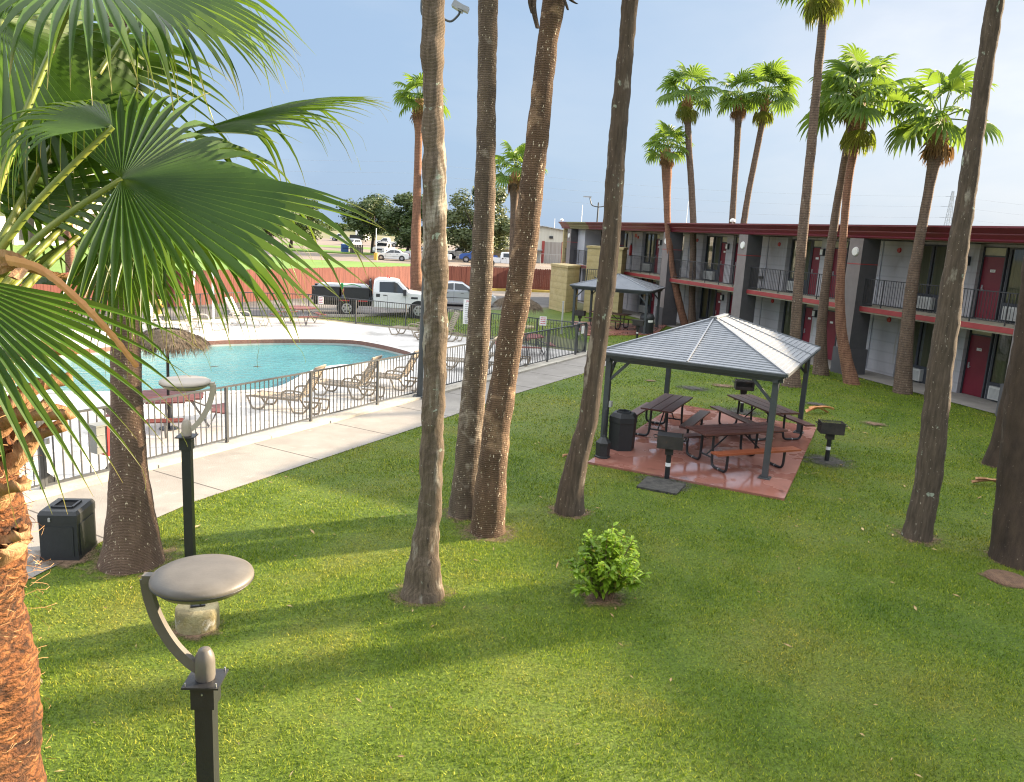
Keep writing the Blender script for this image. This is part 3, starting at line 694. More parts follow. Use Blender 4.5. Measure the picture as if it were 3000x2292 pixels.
palm('grey streaked slender trunk leaning right beside the near gazebo corner', (1222, 1100),
     [(1222, 1104, 33), (1226, 1050, 28), (1237, 1000, 24), (1250, 950, 22.5), (1265, 900, 20.5), (1275, 800, 20.5), (1290, 700, 19.5), (1303, 600, 20), (1313, 500, 20), (1320, 400, 20), (1326, 300, 19.5), (1336, 200, 18.5), (1344, 100, 17.5), (1353, 0, 17.5)], B_grey, 11.8, 3, 1.0, None, 22, .055, .014, 4)
palm('crooked trunk with pale blotches and a dark scar, standing alone on the right lawn', (1970, 1155),
     [(1968, 1158, 31), (1978, 1110, 27), (1990, 1050, 26), (2000, 980, 27), (2008, 900, 26), (2018, 800, 25), (2033, 700, 24), (2046, 600, 22), (2062, 500, 20.5), (2078, 400, 19), (2092, 300, 18), (2107, 200, 17.5), (2122, 100, 17), (2138, 0, 17)], B_grey, 11.5, 0, 1.0, None, 22, .055, .016, 5)
palm('thick dark wet trunk cut by the right picture edge, behind the flat brown stump', (2185, 1205),
     [(2192, 1210, 62), (2192, 1150, 55), (2195, 1050, 48), (2206, 900, 45), (2217, 800, 44), (2230, 700, 42), (2242, 600, 42), (2268, 400, 40)], B_wet, 10, 1, 1.0, 0, 22, .06, .014, 6)
palm('dark trunk leaning right towards the motel corner column, partly behind the thick dark trunk', (2140, 1000),
     [(2138, 1002, 27), (2150, 955, 21), (2163, 890, 19), (2175, 831, 17), (2187, 772, 16), (2203, 700, 15), (2228, 600, 14), (2260, 480, 14)], B_wet, 10.5, 2, 1.0, 0, 18, .07, .012, 7)
palm('stout ringed brown trunk with flared foot beside the black litter box and path', (285, 1208),
     [(283, 1212, 68), (284, 1190, 62), (283, 1150, 54), (280, 1080, 45), (277, 1000, 37), (273, 900, 33), (271, 800, 31), (270, 700, 29), (268, 620, 25), (266, 560, 23), (262, 450, 21), (258, 300, 20), (254, 150, 20), (250, 0, 20)], B_thick, 9.5, 3, 1.0, 0, 26, .05, .010, 8)
# courtyard palms in front of the rooms and beyond
far = [
 ('short palm with bowed foot and ragged reddish neck, before the fire extinguisher wall', (1473, 703), [(1473, 704, 9), (1463, 670, 8), (1452, 620, 7.5), (1442, 570, 7), (1437, 520, 7), (1433, 470, 7), (1432, 420, 8), (1432, 372, 11), (1431, 345, 11)], B_farr, .80, 0, 0),
 ('straight palm with a thick brown leaf skirt, close behind the short bowed palm', (1486, 705), [(1486, 706, 9), (1486, 640, 7), (1488, 560, 7), (1489, 480, 7), (1485, 400, 7), (1480, 330, 7), (1477, 265, 7), (1476, 235, 9)], B_far, 1.0, 1, 1),
 ('slim straight palm whose crown touches a bigger crown on its right', (1558, 705), [(1558, 706, 9), (1562, 640, 7), (1567, 560, 7), (1572, 480, 7), (1577, 400, 6.5), (1582, 330, 6.5), (1585, 270, 7), (1586, 240, 9)], B_far, .85, 0, 2),
 ('palm leaning right with full crown and hanging dead frond, right one of the twin pair', (1574, 706), [(1574, 707, 9), (1580, 640, 8), (1588, 560, 7.5), (1597, 480, 7), (1608, 410, 6.5), (1622, 340, 6.5), (1635, 275, 6.5), (1642, 240, 9)], B_far, 1.0, 1, 3),
 ('very tall palm whose crown is cut by the top edge, rising behind the near gazebo', (1700, 830), [(1699, 832, 22), (1702, 800, 15), (1707, 720, 11), (1714, 620, 10.5), (1722, 520, 11), (1732, 420, 10.5), (1742, 320, 10), (1750, 230, 9.5), (1758, 140, 9), (1766, 60, 9), (1772, 0, 11)], B_far, 1.0, 1, 4),
 ('palm leaning right, crown hidden behind a lower crown, next to the bow legged palm', (1765, 805), [(1763, 807, 18), (1762, 770, 14), (1764, 700, 10.5), (1772, 620, 9.5), (1784, 530, 9), (1796, 450, 8.5), (1808, 380, 8), (1818, 320, 8), (1826, 275, 8), (1832, 240, 10)], B_far, .85, 0, 5),
 ('bow legged palm with stubby reddish neck before the column with a round lamp', (1830, 825), [(1830, 827, 17), (1818, 780, 13), (1806, 710, 11), (1803, 640, 10), (1807, 560, 8.5), (1813, 480, 8), (1818, 420, 8.5), (1825, 370, 8), (1834, 320, 9), (1844, 280, 11)], B_farr, 1.05, 1, 6),
 ('palm with open fan crown and bulging brown neck, between two room windows on the right', (1940, 845), [(1938, 847, 20), (1940, 800, 17), (1947, 720, 14), (1957, 620, 12.5), (1972, 530, 11), (1985, 460, 10), (1996, 400, 10), (2006, 350, 13), (2012, 315, 17)], B_far, 1.0, 0, 7),
 ('tall thin palm by the parked white truck, crown half hidden by the weathered trunk', (896, 667), [(896, 668, 16), (894, 600, 13), (893, 520, 11), (895, 440, 9), (897, 360, 8), (899, 290, 8), (900, 245, 14)], B_farr, .92, 0, 8),
 ('lower windblown palm seen between the flecked trunk and the reddish trunk', (1101, 668), [(1101, 669, 10), (1101, 600, 8.5), (1102, 520, 8), (1103, 460, 7.5), (1104, 435, 8), (1106, 395, 13)], B_far, .98, 0, 9),
 ('rough orange trunk by the lit red fence, its crown lost in the nearest fronds', (151, 672), [(151, 674, 11), (153, 640, 10), (154, 600, 11), (150, 540, 10), (147, 490, 9.5), (143, 430, 9), (140, 360, 9)], B_farr, .8, 0, 10),
]
CR = [0, 1, 2, 3, 1, 0, 3, 2, 1, 0, 2]
for i, (lab, base, prof, bm, cs, dk, sd_) in enumerate(far):
    palm(lab, base, prof, bm, None, CR[i], cs * 1.07, dk, 12, .15, .01, 20 + sd_)
# ------------------------------------------------------------------ the nearest palm, crown at eye level
C0 = atd(-47 * K, 1180 * K, 3.7)
foot = Vector((C0.x - .13, C0.y + .02, 0)); headc = Vector((C0.x - .03, C0.y - .02, 4.15))
t10 = thing('palm_tree', 'nearest palm with shaggy orange trunk, thorny stalks and huge fan fronds, at the left edge', 'palm tree', foot, 0, PALM_GROUP)
def rel(p): return Vector(p) - foot
pts = [foot + Vector((0, 0, -.1)), foot + Vector((0, 0, .5)), foot.lerp(headc, .5), foot.lerp(headc, .75), foot.lerp(headc, .88), headc]
mb, P10, Q10 = trunk_mesh(foot, pts, [.26, .235, .225, .215, .20, .12], 48, .02, .034, 9, .006); mb.build('trunk', B_fib, t10)
# cut leaf bases (boots) spiralling up to the crown
rr = random.Random(5)
def boot(az, z, L, w, tilt, seed):
    L *= .66; z += .12
    mb = MB(); d = Vector((math.cos(az), math.sin(az), 0)); r0 = .19
    a = foot.lerp(headc, z / headc.z); a = Vector((a.x, a.y, z)) - foot
    p = [a + d * r0 * .7 + Vector((0, 0, -.10)), a + d * (r0 + .05), a + d * (r0 + L * .5) + Vector((0, 0, L * .5 * tilt)), a + d * (r0 + L) + Vector((0, 0, L * tilt * .75))]
    cv = catmull(p, 5, False); side = Vector((-d.y, d.x, 0)); vs = []; n = len(cv); rq = random.Random(seed)
    for i, c in enumerate(cv):
        t = i / (n - 1); ww = w * (1 - .62 * t) * (1 + .12 * rq.uniform(-1, 1)); th = .035 * (1 - .35 * t); dr = (cv[min(i + 1, n - 1)] - cv[max(i - 1, 0)]).normalized(); up = side.cross(dr) * -1
        if up.z < 0: up = -up
        e = rq.uniform(-.012, .012)
        vs += [c - side * ww + up * (.5 * ww + e), c - side * ww * .5 + up * .1 * ww, c + side * ww * .5 + up * .1 * ww, c + side * ww + up * (.5 * ww - e),
               c + side * ww * .55 - up * th, c - side * ww * .55 - up * th]
    fs = []
    for i in range(n - 1):
        for k in range(6): fs.append((i * 6 + k, i * 6 + (k + 1) % 6, (i + 1) * 6 + (k + 1) % 6, (i + 1) * 6 + k))
    fs.append(tuple(range((n - 1) * 6, n * 6)))
    mb.add(vs, fs, 0, True); return mb.build('leaf_base', M_petd, t10)
for i, (azd, z, L, w, tl) in enumerate([(-22, 3.42, .30, .085, .45), (8, 3.55, .34, .08, .75), (-50, 3.58, .30, .085, .55), (-2, 3.72, .44, .075, .12), (30, 3.78, .34, .07, .35), (-70, 3.40, .26, .09, .5), (-30, 3.86, .36, .065, .3), (12, 3.98, .40, .06, .02),
                                       (-95, 3.66, .3, .08, .6), (60, 3.60, .3, .08, .6), (-60, 4.0, .3, .06, .3), (100, 3.5, .3, .08, .5), (150, 3.6, .3, .08, .5), (200, 3.5, .3, .08, .5), (-130, 3.5, .3, .08, .5), (-12, 3.18, .17, .09, .9), (-48, 3.22, .16, .09, .9)]):
    boot(rad(azd), z, L, w, tl, i)
# loose fibre threads round the boots
mb = MB()
for i in range(900):
    az = rr.uniform(-PI, PI); z = rr.uniform(3.0, 4.1) if i < 520 else rr.uniform(.5, 3.2)
    d = Vector((math.cos(az), math.sin(az), 0)); r0 = (.25 if z < 3.2 else .21) + rr.uniform(-.01, .012)
    a = Vector((foot.lerp(headc, z / headc.z).x, foot.lerp(headc, z / headc.z).y, z)) - foot + d * r0
    tg = Vector((-d.y, d.x, rr.uniform(-.8, .8))) * rr.choice((-1, 1)); L = rr.uniform(.04, .16 if z > 3 else .09); p = a
    vs = []
    for j in range(5):
        q = p + (tg * .8 + d * (.55 if j < 3 else -.3) + Vector((0, 0, rr.uniform(-.5, .2)))).normalized() * L / 4
        vs += [p, p + Vector((0, 0, .0022))]; p = q
    mb.add(vs, [(2 * j, 2 * j + 2, 2 * j + 3, 2 * j + 1) for j in range(4)], 0)
f = mb.build('fibre', M_fibre, t10); tag(f, kind='stuff')
CR0 = Vector((headc.x, headc.y, 4.05))
def frond(hub, ax, nrm, Rr, seed, nseg=48, spread=140, fuse=.55, droop=.35, curl=.25, kink=.12, via=None, pw=(.019, .012), mt=L_near, nl=12, fold=.32, bent=None, arc=None, taper=1.1, lowdrop=0):
    rq = random.Random(seed); mb = MB(); mb.tip = []
    hub = Vector(hub); st = CR0 + Vector((rq.uniform(-.06, .06), rq.uniform(-.06, .06), rq.uniform(-.05, .1)))
    mid = via if via is not None else st.lerp(hub, .5) + Vector((0, 0, .07))
    fan_mesh(mb, hub - foot, ax, nrm, Rr, nseg, spread, fuse, droop, curl, fold, rq, kink, nl, bent=bent, arc=arc, thread=.14, taper=taper, lowdrop=lowdrop)
    o = mb.build('frond', mt, t10)
    p2 = MB(); petiole(p2, [st - foot, mid - foot, hub - foot], pw[0], pw[1], 0); p2.build('petiole', M_pet, o)
    return o
h1 = atd(357, 525, 3.75)
frond(h1, (1, .05, -.16), (.24, -.58, .78), 1.12, 1, 62, 150, .60, .40, .14, .14, fold=.6, bent=(24, 88), arc=(-88, 150), lowdrop=.8)                             # the big face-on fan
frond(atd(6, 60, 4.3), (.62, .62, -.40), (.40, -.62, .66), .98, 2, 44, 150, .62, .55, .25, .22, fold=.5)
frond(atd(255, -95, 4.0), (.97, .20, -.04), (-.12, -.50, .86), .98, 3, 44, 115, .58, .7, .28, .3, fold=.5)
frond(atd(540, 400, 4.6), (.90, .20, .40), (-.42, -.30, .86), 1.08, 4, 42, 62, .66, .5, .18, .25, fold=.5)
frond(atd(-170, 800, 3.1), (.72, .02, -.62), (.30, -.70, .64), .84, 5, 17, 38, .48, .35, .15, .08, fold=.45)
frond(atd(450, 545, 4.4), (.88, .25, -.30), (.30, -.40, .86), 1.02, 6, 48, 95, .5, .8, .35, .3, fold=.5)
frond(atd(330, 372, 3.5), (-.86, -.05, .26), (0, -.42, .9), .62, 7, 26, 60, .42, 2.8, .3, .6, fold=.5)
frond(atd(-20, 330, 4.5), (.15, .3, -.7), (.1, -.7, .7), .85, 9, 34, 120, .5, 1.2, .4, .4, fold=.5)
frond(atd(330, 650, 4.3), (.35, .3, -.85), (.75, -.55, .4), .66, 10, 34, 70, .6, .4, .3, .15, fold=.5)
frond(atd(430, 10, 4.8), (.9, .35, .0), (-.1, -.45, .9), .85, 13, 38, 95, .55, .9, .3, .3, fold=.5)
frond(atd(120, 160, 4.9), (.7, .4, .2), (-.2, -.7, .7), 1.0, 14, 38, 130, .55, .8, .3, .3, fold=.5)
for k in range(9):                                             # the side of the crown turned away from the camera
    az = rad(105 + k * 17); el = rad([50, 15, 65, 0, 35, -15, 55, 20, 5][k]); d = Vector((math.cos(az) * math.cos(el), math.sin(az) * math.cos(el), math.sin(el)))
    frond(CR0 + d * .85, d + Vector((0, 0, -.3)), d.cross(Vector((-d.y, d.x, 0))) * -1 if d.z < .9 else (0, 0, 1), 1.0, 60 + k, 34, 130, .5, .7, .3, .2, nl=8)
# hanging dead stalks
def dead_stalk(pts, w0, w1, mt):
    mb = MB(); cv = catmull(pts, 8, False); n = len(cv); vs = []
    for i, c in enumerate(cv):
        t = i / (n - 1); d = (cv[min(i + 1, n - 1)] - cv[max(i - 1, 0)]).normalized(); s = d.cross(Vector((0, 1, .3))).normalized(); u = s.cross(d); ww = w0 + (w1 - w0) * t + .002 * math.sin(i * 2.7)
        vs += [c - foot - s * ww, c - foot + u * ww * .35, c - foot + s * ww, c - foot - u * ww * .2]
    fs = [(i * 4 + k, i * 4 + (k + 1) % 4, i * 4 + 4 + (k + 1) % 4, i * 4 + 4 + k) for i in range(n - 1) for k in range(4)]
    mb.add(vs, fs, 0); return mb.build('dead_stalk', mt, t10)
dead_stalk([atd(20, 762, 3.2), atd(120, 790, 3.05), atd(230, 880, 2.95), atd(330, 985, 2.92), atd(402, 1076, 2.92)], .020, .010, M_peto)
dead_stalk([atd(-60, 800, 3.7), atd(40, 775, 3.7), atd(150, 805, 3.75), atd(215, 815, 3.8)], .035, .012, M_petd)
dead_stalk([atd(-60, 760, 3.6), atd(20, 752, 3.5), atd(70, 775, 3.45), atd(40, 815, 3.4)], .03, .02, M_petd)
# ------------------------------------------------------------------ lamps, bins, small things on the lawn
def lamp(label, loc, rz, hgt, mats):
    t = thing('garden_lamp', label, 'lamp', loc, rz, 'disc lamps on the lawn')
    mb = MB(); mb.box((0, 0, hgt / 2 - .3), (.115, .115, hgt + .6)); mb.build('post', M_black, t)
    mb = MB(); mb.box((0, 0, hgt + .0), (.15, .15, .17)); mb.build('collar', M_black, t)
    mb = MB(); mb.box((0, 0, hgt + .092), (.235, .235, .014)); mb.build('plate', M_black, t)
    mb = MB()
    for a in (0, 1, 2): mb.cyl((.079 * (1 if a == 0 else -1 if a == 1 else 0), .0 if a < 2 else -.077, hgt + .02), .006, .012, 8)
    for sx in (-1, 1):
        for sy in (-1, 1): mb.cyl((sx * .098, sy * .098, hgt + .0995), .006, .022, 6)
    mb.build('bolt', M_steel, t)
    mb = MB(); mb.lathe([(.060, 0), (.064, .02), (.064, .13), (.058, .165), (.040, .205), (.034, .212), (0, .214)], 24, (0, 0, hgt + .1)); mb.build('hub', mats[0], t)
    pts = [(-.02, 0, hgt + .16), (-.10, 0, hgt + .22), (-.20, 0, hgt + .34), (-.285, 0, hgt + .50), (-.335, 0, hgt + .66), (-.355, 0, hgt + .80)]
    cv = catmull(pts, 5, False); mb = MB(); n = len(cv)
    for i in range(n - 1): pass
    vs = []
    for i, c in enumerate(cv):
        d = (cv[min(i + 1, n - 1)] - cv[max(i - 1, 0)]).normalized(); s = Vector((0, 1, 0)); u = s.cross(d); a = .024; bq = .032
        vs += [c - s * a - u * bq, c + s * a - u * bq, c + s * a + u * bq, c - s * a + u * bq]
    mb.add(vs, [(i * 4 + k, i * 4 + (k + 1) % 4, i * 4 + 4 + (k + 1) % 4, i * 4 + 4 + k) for i in range(n - 1) for k in range(4)] + [(3, 2, 1, 0), tuple(range(4 * n - 4, 4 * n))], 0, False)
    mb.build('arm', mats[0], t)
    mb = MB(); mb.lathe([(0, -.062), (.20, -.058), (.27, -.04), (.30, -.012), (.312, .004), (.316, .02), (.31, .036), (.28, .054), (.20, .064), (0, .068)], 48, (0, 0, hgt + .80))
    mb.box((-.335, 0, hgt + .80), (.07, .06, .055)); hd = mb.build('lamp_head', mats[1], t)
    mb = MB(); mb.lathe([(.3125, hgt + .801), (.3165, hgt + .803), (.3165, hgt + .807), (.3125, hgt + .809)], 48); mb.build('seam', M_black, hd)
    mb = MB(); mb.lathe([(.24, -.0545), (.23, -.060), (0, -.063)], 32, (0, 0, hgt + .80)); mb.build('lens', M_tile, hd)
    return t
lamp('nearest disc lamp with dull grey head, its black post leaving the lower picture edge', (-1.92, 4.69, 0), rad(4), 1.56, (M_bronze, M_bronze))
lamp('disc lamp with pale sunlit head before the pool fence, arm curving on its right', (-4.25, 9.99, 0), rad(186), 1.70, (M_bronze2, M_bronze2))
lamp('small disc lamp between the near gazebo roof and the motel wall', (11.75, 38.3, 0), rad(200), 2.35, (M_bronze, M_bronze))
# litter box beside the path
rz = math.atan2(.03, .44)
t = thing('litter_box', 'black square litter box with open lid hole beside the stout ringed trunk', 'litter bin', (-5.95, 10.08, 0), rz + rad(2))
mb = MB(); mb.box((0, 0, .04), (.50, .58, .08)); mb.box((0, 0, .30), (.485, .565, .52)); mb.build('body', M_blackp, t)
mb = MB()
for sx in (-1, 1):
    mb.box((sx * .247, 0, .30), (.012, .44, .44))
mb.box((0, -.287, .29), (.38, .012, .42)); mb.build('panel', M_blackp, t)
mb = MB(); mb.box((0, 0, .61), (.497, .577, .10)); mb.box((0, -.0, .685), (.50, .58, .05), taper=.9)
mb.build('lid', M_blackp, t)
mb = MB(); q = .13
for a, b2 in (((-q, -q), (q, -q)), ((q, -q), (q, q)), ((q, q), (-q, q)), ((-q, q), (-q, -q))): mb.bar((*a, .722), (*b2, .722), .03, .03)
mb.build('hole_rim', M_black, t)
mb = MB(); mb.box((0, 0, .7115), (.235, .235, .003)); mb.build('opening', pmat('black_void', (.003, .003, .003), rough=1), t)
mb = MB(); mb.cyl((-.10, -.28, .60), .016, .03, 10); mb.box((-.10, -.292, .60), (.03, .02, .05)); mb.build('latch', M_steel, t)
# concrete stump
t = thing('concrete_bollard', 'squat mossy concrete cylinder in the lawn under the nearest disc lamp head', 'bollard', (-3.47, 8.30, 0))
M_moss = pmat('mossy_concrete', [(.3, (.25, .20, .09)), (.7, (.40, .35, .21))], scale=5, detail=8, rough=.95, bump=.8, bscale=30, patch=[((.18, .15, .08), 4, .56, .1), ((.60, .58, .52), 3, .6, .1)])
mb = MB(); mb.lathe([(.235, 0), (.24, .02), (.238, .22), (.232, .262), (.215, .275), (0, .277)], 40); mb.build('base', M_moss, t)
mb = MB(); mb.box((0, .02, .292), (.16, .16, .014), .4)
for i in range(4): mb.cyl((.05 * (1 if i % 2 else -1), .02 + .05 * (1 if i > 1 else -1), .299), .01, .05, 6)
mb.build('anchor_plate', M_black, t)
# flat stump / cover
p = at(2950, 1700); mb = MB(); mb.lathe([(.30, 0), (.305, .02), (.29, .04), (.2, .05), (.1, .044), (0, .046)], 36)
o = mb.build('tree_stump', pmat('cut_stump_wood', [(.3, (.09, .05, .03)), (.7, (.22, .13, .075))], scale=9, detail=9, rough=.95, bump=1, wave=('X', 9, 4, .6)), None, p)
tag(o, 'flat round brown palm stump cut level with the grass at the right edge', 'tree stump')
def debris(label, u, v, rz, s):
    p = at(u, v); mb = MB(); rq = random.Random(int(u))
    for k in range(2):
        a0 = rq.uniform(-.25, .25); L = s * rq.uniform(.5, 1)
        cv = [Vector((math.cos(a0) * L * (t - .4), math.sin(a0) * L * (t - .4), .02 + .10 * s * math.sin(t * 2.6 + k) + .02)) for t in [i / 7 for i in range(8)]]
        vs = []
        for i, c in enumerate(cv):
            ww = .06 * s * (1 - .7 * i / 7); sd_ = Vector((-math.sin(a0), math.cos(a0), 0)); vs += [c - sd_ * ww + Vector((0, 0, .04 * s)), c, c + sd_ * ww + Vector((0, 0, .05 * s))]
        mb.add(vs, [(i * 3 + k2, i * 3 + k2 + 1, i * 3 + 4 + k2, i * 3 + 3 + k2) for i in range(7) for k2 in range(2)], 0)
    o = mb.build('dead_palm_leaf', M_peto if s > 1.1 else M_petd, None, p, rz); tag(o, label, 'fallen leaf', 'fallen palm leaf sheaths')
debris('curled rusty leaf sheath lying in the grass behind the far corner of the near gazebo', 2394, 1213, .3, 1.3)
debris('curled brown leaf sheath lying between the crooked trunk and the thick dark trunk', 2900, 1426, -.35, .9)
debris('small leaf sheath lying left of the cigarette bin at the gazebo slab', 1668, 1345, .2, .5)
# flowering young bush
t = thing('bush', 'young bright green leafy bush alone in the middle of the lawn', 'bush', (1.33, 9.62, 0)); t.scale = (1.12, 1.12, 1.32)
L_bush = leaf_mat('bush_leaf', (.105, .20, .013), (.27, .40, .035), (.4, .3, .06), .35, .3, True, (.35, .55, .05))
M_twig = pmat('twig_bark', (.14, .09, .05), rough=.9)
rr = random.Random(8); mb = MB(); mb.tip = []; tw = MB()
stems = []
for i in range(46):
    az = rr.uniform(0, 2 * PI); el = rad(rr.uniform(20, 88)); L = rr.uniform(.45, .66) * (1.0 if i % 6 else 1.1)
    d = Vector((math.cos(az) * math.cos(el) * .82, math.sin(az) * math.cos(el) * .82, math.sin(el) * 1.12)); o0 = Vector((rr.uniform(-.1, .1), rr.uniform(-.1, .1), 0))
    stems.append((o0, o0 + d * L * .55 + Vector((0, 0, .05)), o0 + d * L))
for dx, dz in ((.36, .50), (.48, .30), (.30, .34), (-.28, .62), (.05, .78)): stems.append((Vector((.05, 0, 0)), Vector((dx * .6, -.02, dz * .6)), Vector((dx, -.05, dz))))
for a, b2, c in stems:
    tw.tube([a, b2, c], [.009, .006, .003], 5)
    for k in range(44):
        q = rr.random() ** .6; p = (a.lerp(b2, q * 2) if q < .5 else b2.lerp(c, q * 2 - 1)); az = rr.uniform(0, 2 * PI); e = rr.uniform(-.3, .9)
        if p.z < .10: continue
        d = Vector((math.cos(az), math.sin(az), e)).normalized(); L = rr.uniform(.065, .115); s = d.cross(Vector((0, 0, 1))).normalized() * L * .24; u = Vector((0, 0, 1))
        vs = [p, p + d * L * .35 + s - u * .002, p + d * L * .75 + s * .8 - u * .012, p + d * L - u * .03, p + d * L * .75 - s * .8 - u * .012, p + d * L * .35 - s - u * .002, p + d * L * .5 - u * .012]
        mb.add(vs, [(0, 1, 6), (1, 2, 6), (2, 3, 6), (3, 4, 6), (4, 5, 6), (5, 0, 6)]); yl = .7 if rr.random() < .03 else 0.0; mb.tip.extend([yl] * 7)
mb.build('foliage', L_bush, t); tw.build('stem', M_twig, t)
# ------------------------------------------------------------------ gazebos
structure(sheet('patio_slab', SLAB, .055, M_slabr)); 
mb = MB()
for P_ in (SLAB, SLAB2):
    for a, b2 in zip(P_, P_[1:] + P_[:1]): mb.add([(a[0], a[1], 0), (b2[0], b2[1], 0), (b2[0], b2[1], .055), (a[0], a[1], .055)], [(0, 1, 2, 3)])
structure(mb.build('patio_slab_edge', M_slabr)); structure(sheet('patio_slab', SLAB2, .0551, M_slabr))
def gazebo(label, loc, rz, w, d, ph, rise, ridge, over=.22):
    t = thing('gazebo', label, 'gazebo', loc, rz, 'metal roof picnic gazebos')
    for sx in (-1, 1):
        for sy in (-1, 1):
            mb = MB(); x, y = sx * w / 2, sy * d / 2
            mb.box((x, y, ph / 2), (.115, .115, ph)); mb.build('post', M_gz, t)
            mb = MB(); mb.box((x, y, .008), (.24, .24, .016))
            for ex in (-1, 1):
                for ey in (-1, 1): mb.cyl((x + ex * .09, y + ey * .09, .016), .009, .018, 6)
            mb.build('base_plate', M_gz, t)
            mb = MB(); L = .42
            mb.bar((x - sx * .03, y, ph - L), (x - sx * (L + .03), y, ph + .02), .05, .06); mb.bar((x, y - sy * .03, ph - L), (x, y - sy * (L + .03), ph + .02), .05, .06); mb.build('brace', M_gz, t)
    mb = MB()
    for sx in (-1, 1): mb.box((sx * w / 2, 0, ph + .06), (.10, d + .28, .11))
    for sy in (-1, 1): mb.box((0, sy * d / 2, ph + .062), (w + .28, .10, .11))
    W, D = w / 2 + over, d / 2 + over; z0 = ph + .12
    for sx in (-1, 1):
        for k, (o1, hh, zz) in enumerate(((.10, .045, -.02), (.05, .04, .02), (0, .05, .06))):
            mb.box((sx * (W - o1), 0, z0 + zz), (.05, 2 * (D - o1), hh))
    for sy in (-1, 1):
        for k, (o1, hh, zz) in enumerate(((.10, .043, -.02), (.05, .038, .02), (0, .048, .06))):
            mb.box((0, sy * (D - o1), z0 + zz), (2 * (W - o1) - .052, .05, hh))
    mb.build('eave_frame', M_gz, t)
    zr = z0 + .085; N = 22
    def lev(q):                                    # rectangle at fraction q up the hip roof
        return (W * (1 - q), D + (ridge / 2 - D) * q, zr + rise * q)
    for face in range(4):
        mb = MB()
        for i in range(N):
            x0, y0, a = lev(i / N); x1, y1, c = lev((i + 1) / N)
            lift = .016
            if face == 0: q = [(-x0, -y0, a + lift), (x0, -y0, a + lift), (x1, -y1, c), (-x1, -y1, c)]; dn = (0, 0, -1)
            if face == 1: q = [(x0, -y0, a + lift), (x0, y0, a + lift), (x1, y1, c), (x1, -y1, c)]
            if face == 2: q = [(x0, y0, a + lift), (-x0, y0, a + lift), (-x1, y1, c), (x1, y1, c)]
            if face == 3: q = [(-x0, y0, a + lift), (-x0, -y0, a + lift), (-x1, -y1, c), (-x1, y1, c)]
            b0 = [(p[0], p[1], p[2] - lift) for p in q[:2]]
            mb.add(q + b0, [(0, 1, 2, 3), (4, 5, 1, 0)])
        mb.build('roof_panel', M_roofm, t)
    mb = MB()
    for sx in (-1, 1):
        for sy in (-1, 1): mb.bar((sx * W, sy * D, zr + .018), (0, sy * ridge / 2, zr + rise + .02), .055, .028)
    mb.bar((0, -ridge / 2 - .05, zr + rise + .02), (0, ridge / 2 + .05, zr + rise + .02), .10, .03)
    for sy in (-1, 1): mb.bar((0, sy * D, zr + .025), (0, sy * (ridge / 2 + .02), zr + rise + .022), .03, .022)
    for sx in (-1, 1):
        for yy in (-.32, .34): mb.bar((sx * W, yy * 2 * D * .5, zr + .025), (0, yy * ridge, zr + rise + .02), .022, .02)
    mb.build('hip_cap', M_roofm, t)
    mb = MB(); mb.box((0, -ridge / 2, zr + rise + .03), (.20, .16, .035), taper=.7); mb.build('ridge_vent', M_gz, t)
    return t
gazebo('near gazebo of dark posts and ribbed grey metal hip roof over three picnic tables', (GZO.x, GZO.y, .055), GZ_ROT, 3.50, 4.65, 1.97, .76, 1.15)
gazebo('far gazebo with dark metal roof beside the yellow block stair towers', (5.25, 41.2, .055), rad(-20), 3.7, 3.4, 1.92, .62, .3)
M_box = pmat('grey_outlet_box', (.42, .42, .40), rough=.5)
fl = GZO - gx * 1.75 - gy * 2.325
o = MB().box((0, 0, 0), (.09, .05, .13)).box((.0, -.03, 0), (.07, .012, .10)).build('outlet_box', M_box, None, (fl.x + gx.x * .10, fl.y + gx.y * .10, 1.08), GZ_ROT + PI / 2); tag(o, 'small grey outlet box on the left front post of the near gazebo', 'outlet')

def picnic(label, loc, rz, group='picnic tables with bent tube legs', bench2=None):
    t = thing('picnic_table', label, 'picnic table', loc, rz, group)
    mb = MB()
    for k in (-1, 0, 1): mb.box((0, k * .248, .735), (2.10, .228, .038))
    for x in (-.72, .72): mb.box((x, 0, .702), (.05, .70, .026))
    mb.build('tabletop', M_plank, t)
    for sy in (-1, 1):
        mb = MB(); mb.box((0, sy * .70, .435), (2.10, .255, .038)); mb.build('bench', (bench2 or M_plank) if sy < 0 else M_plank, t)
    for sx in (-1, 1):
        for sy in (-1, 1):
            x = sx * .72; mb = MB()
            pts = [(x, sy * .19, .70), (x, sy * .20, .30), (x, sy * .215, .11), (x, sy * .26, .045), (x, sy * .34, .025), (x, sy * .58, .025), (x, sy * .66, .045), (x, sy * .70, .11), (x, sy * .71, .25), (x, sy * .71, .42)]
            mb.tube(catmull(pts, 4, False), .028, 10, 0); mb.tube([(x, sy * .45, .025), (x, sy * .475, .025)], .031, 10, 1)
            mb.build('leg', [M_black, M_steel], t)
    mb = MB()
    for sx in (-1, 1):
        x = sx * .72; mb.tube([(x, -.2, .20), (x, .2, .20)], .02, 8); mb.tube([(x, 0, .21), (sx * .12, 0, .69)], .017, 8)
    mb.build('brace', M_black, t)
    return t
def ctr(pts): return Vector((sum(p[0] for p in pts) / len(pts), sum(p[1] for p in pts) / len(pts), .058))
pa = picnic('wet dark picnic table nearest the black hexagonal litter bin under the gazebo', ctr([(2.95, 17.80), (3.98, 19.95), (4.66, 19.60), (3.59, 17.39)]), math.atan2(2.18, 1.05))
dup(pa, 'picnic table at the far edge of the gazebo slab, before the open box grill', (6.22, 19.15, .058), math.atan2(-2.2, .6))
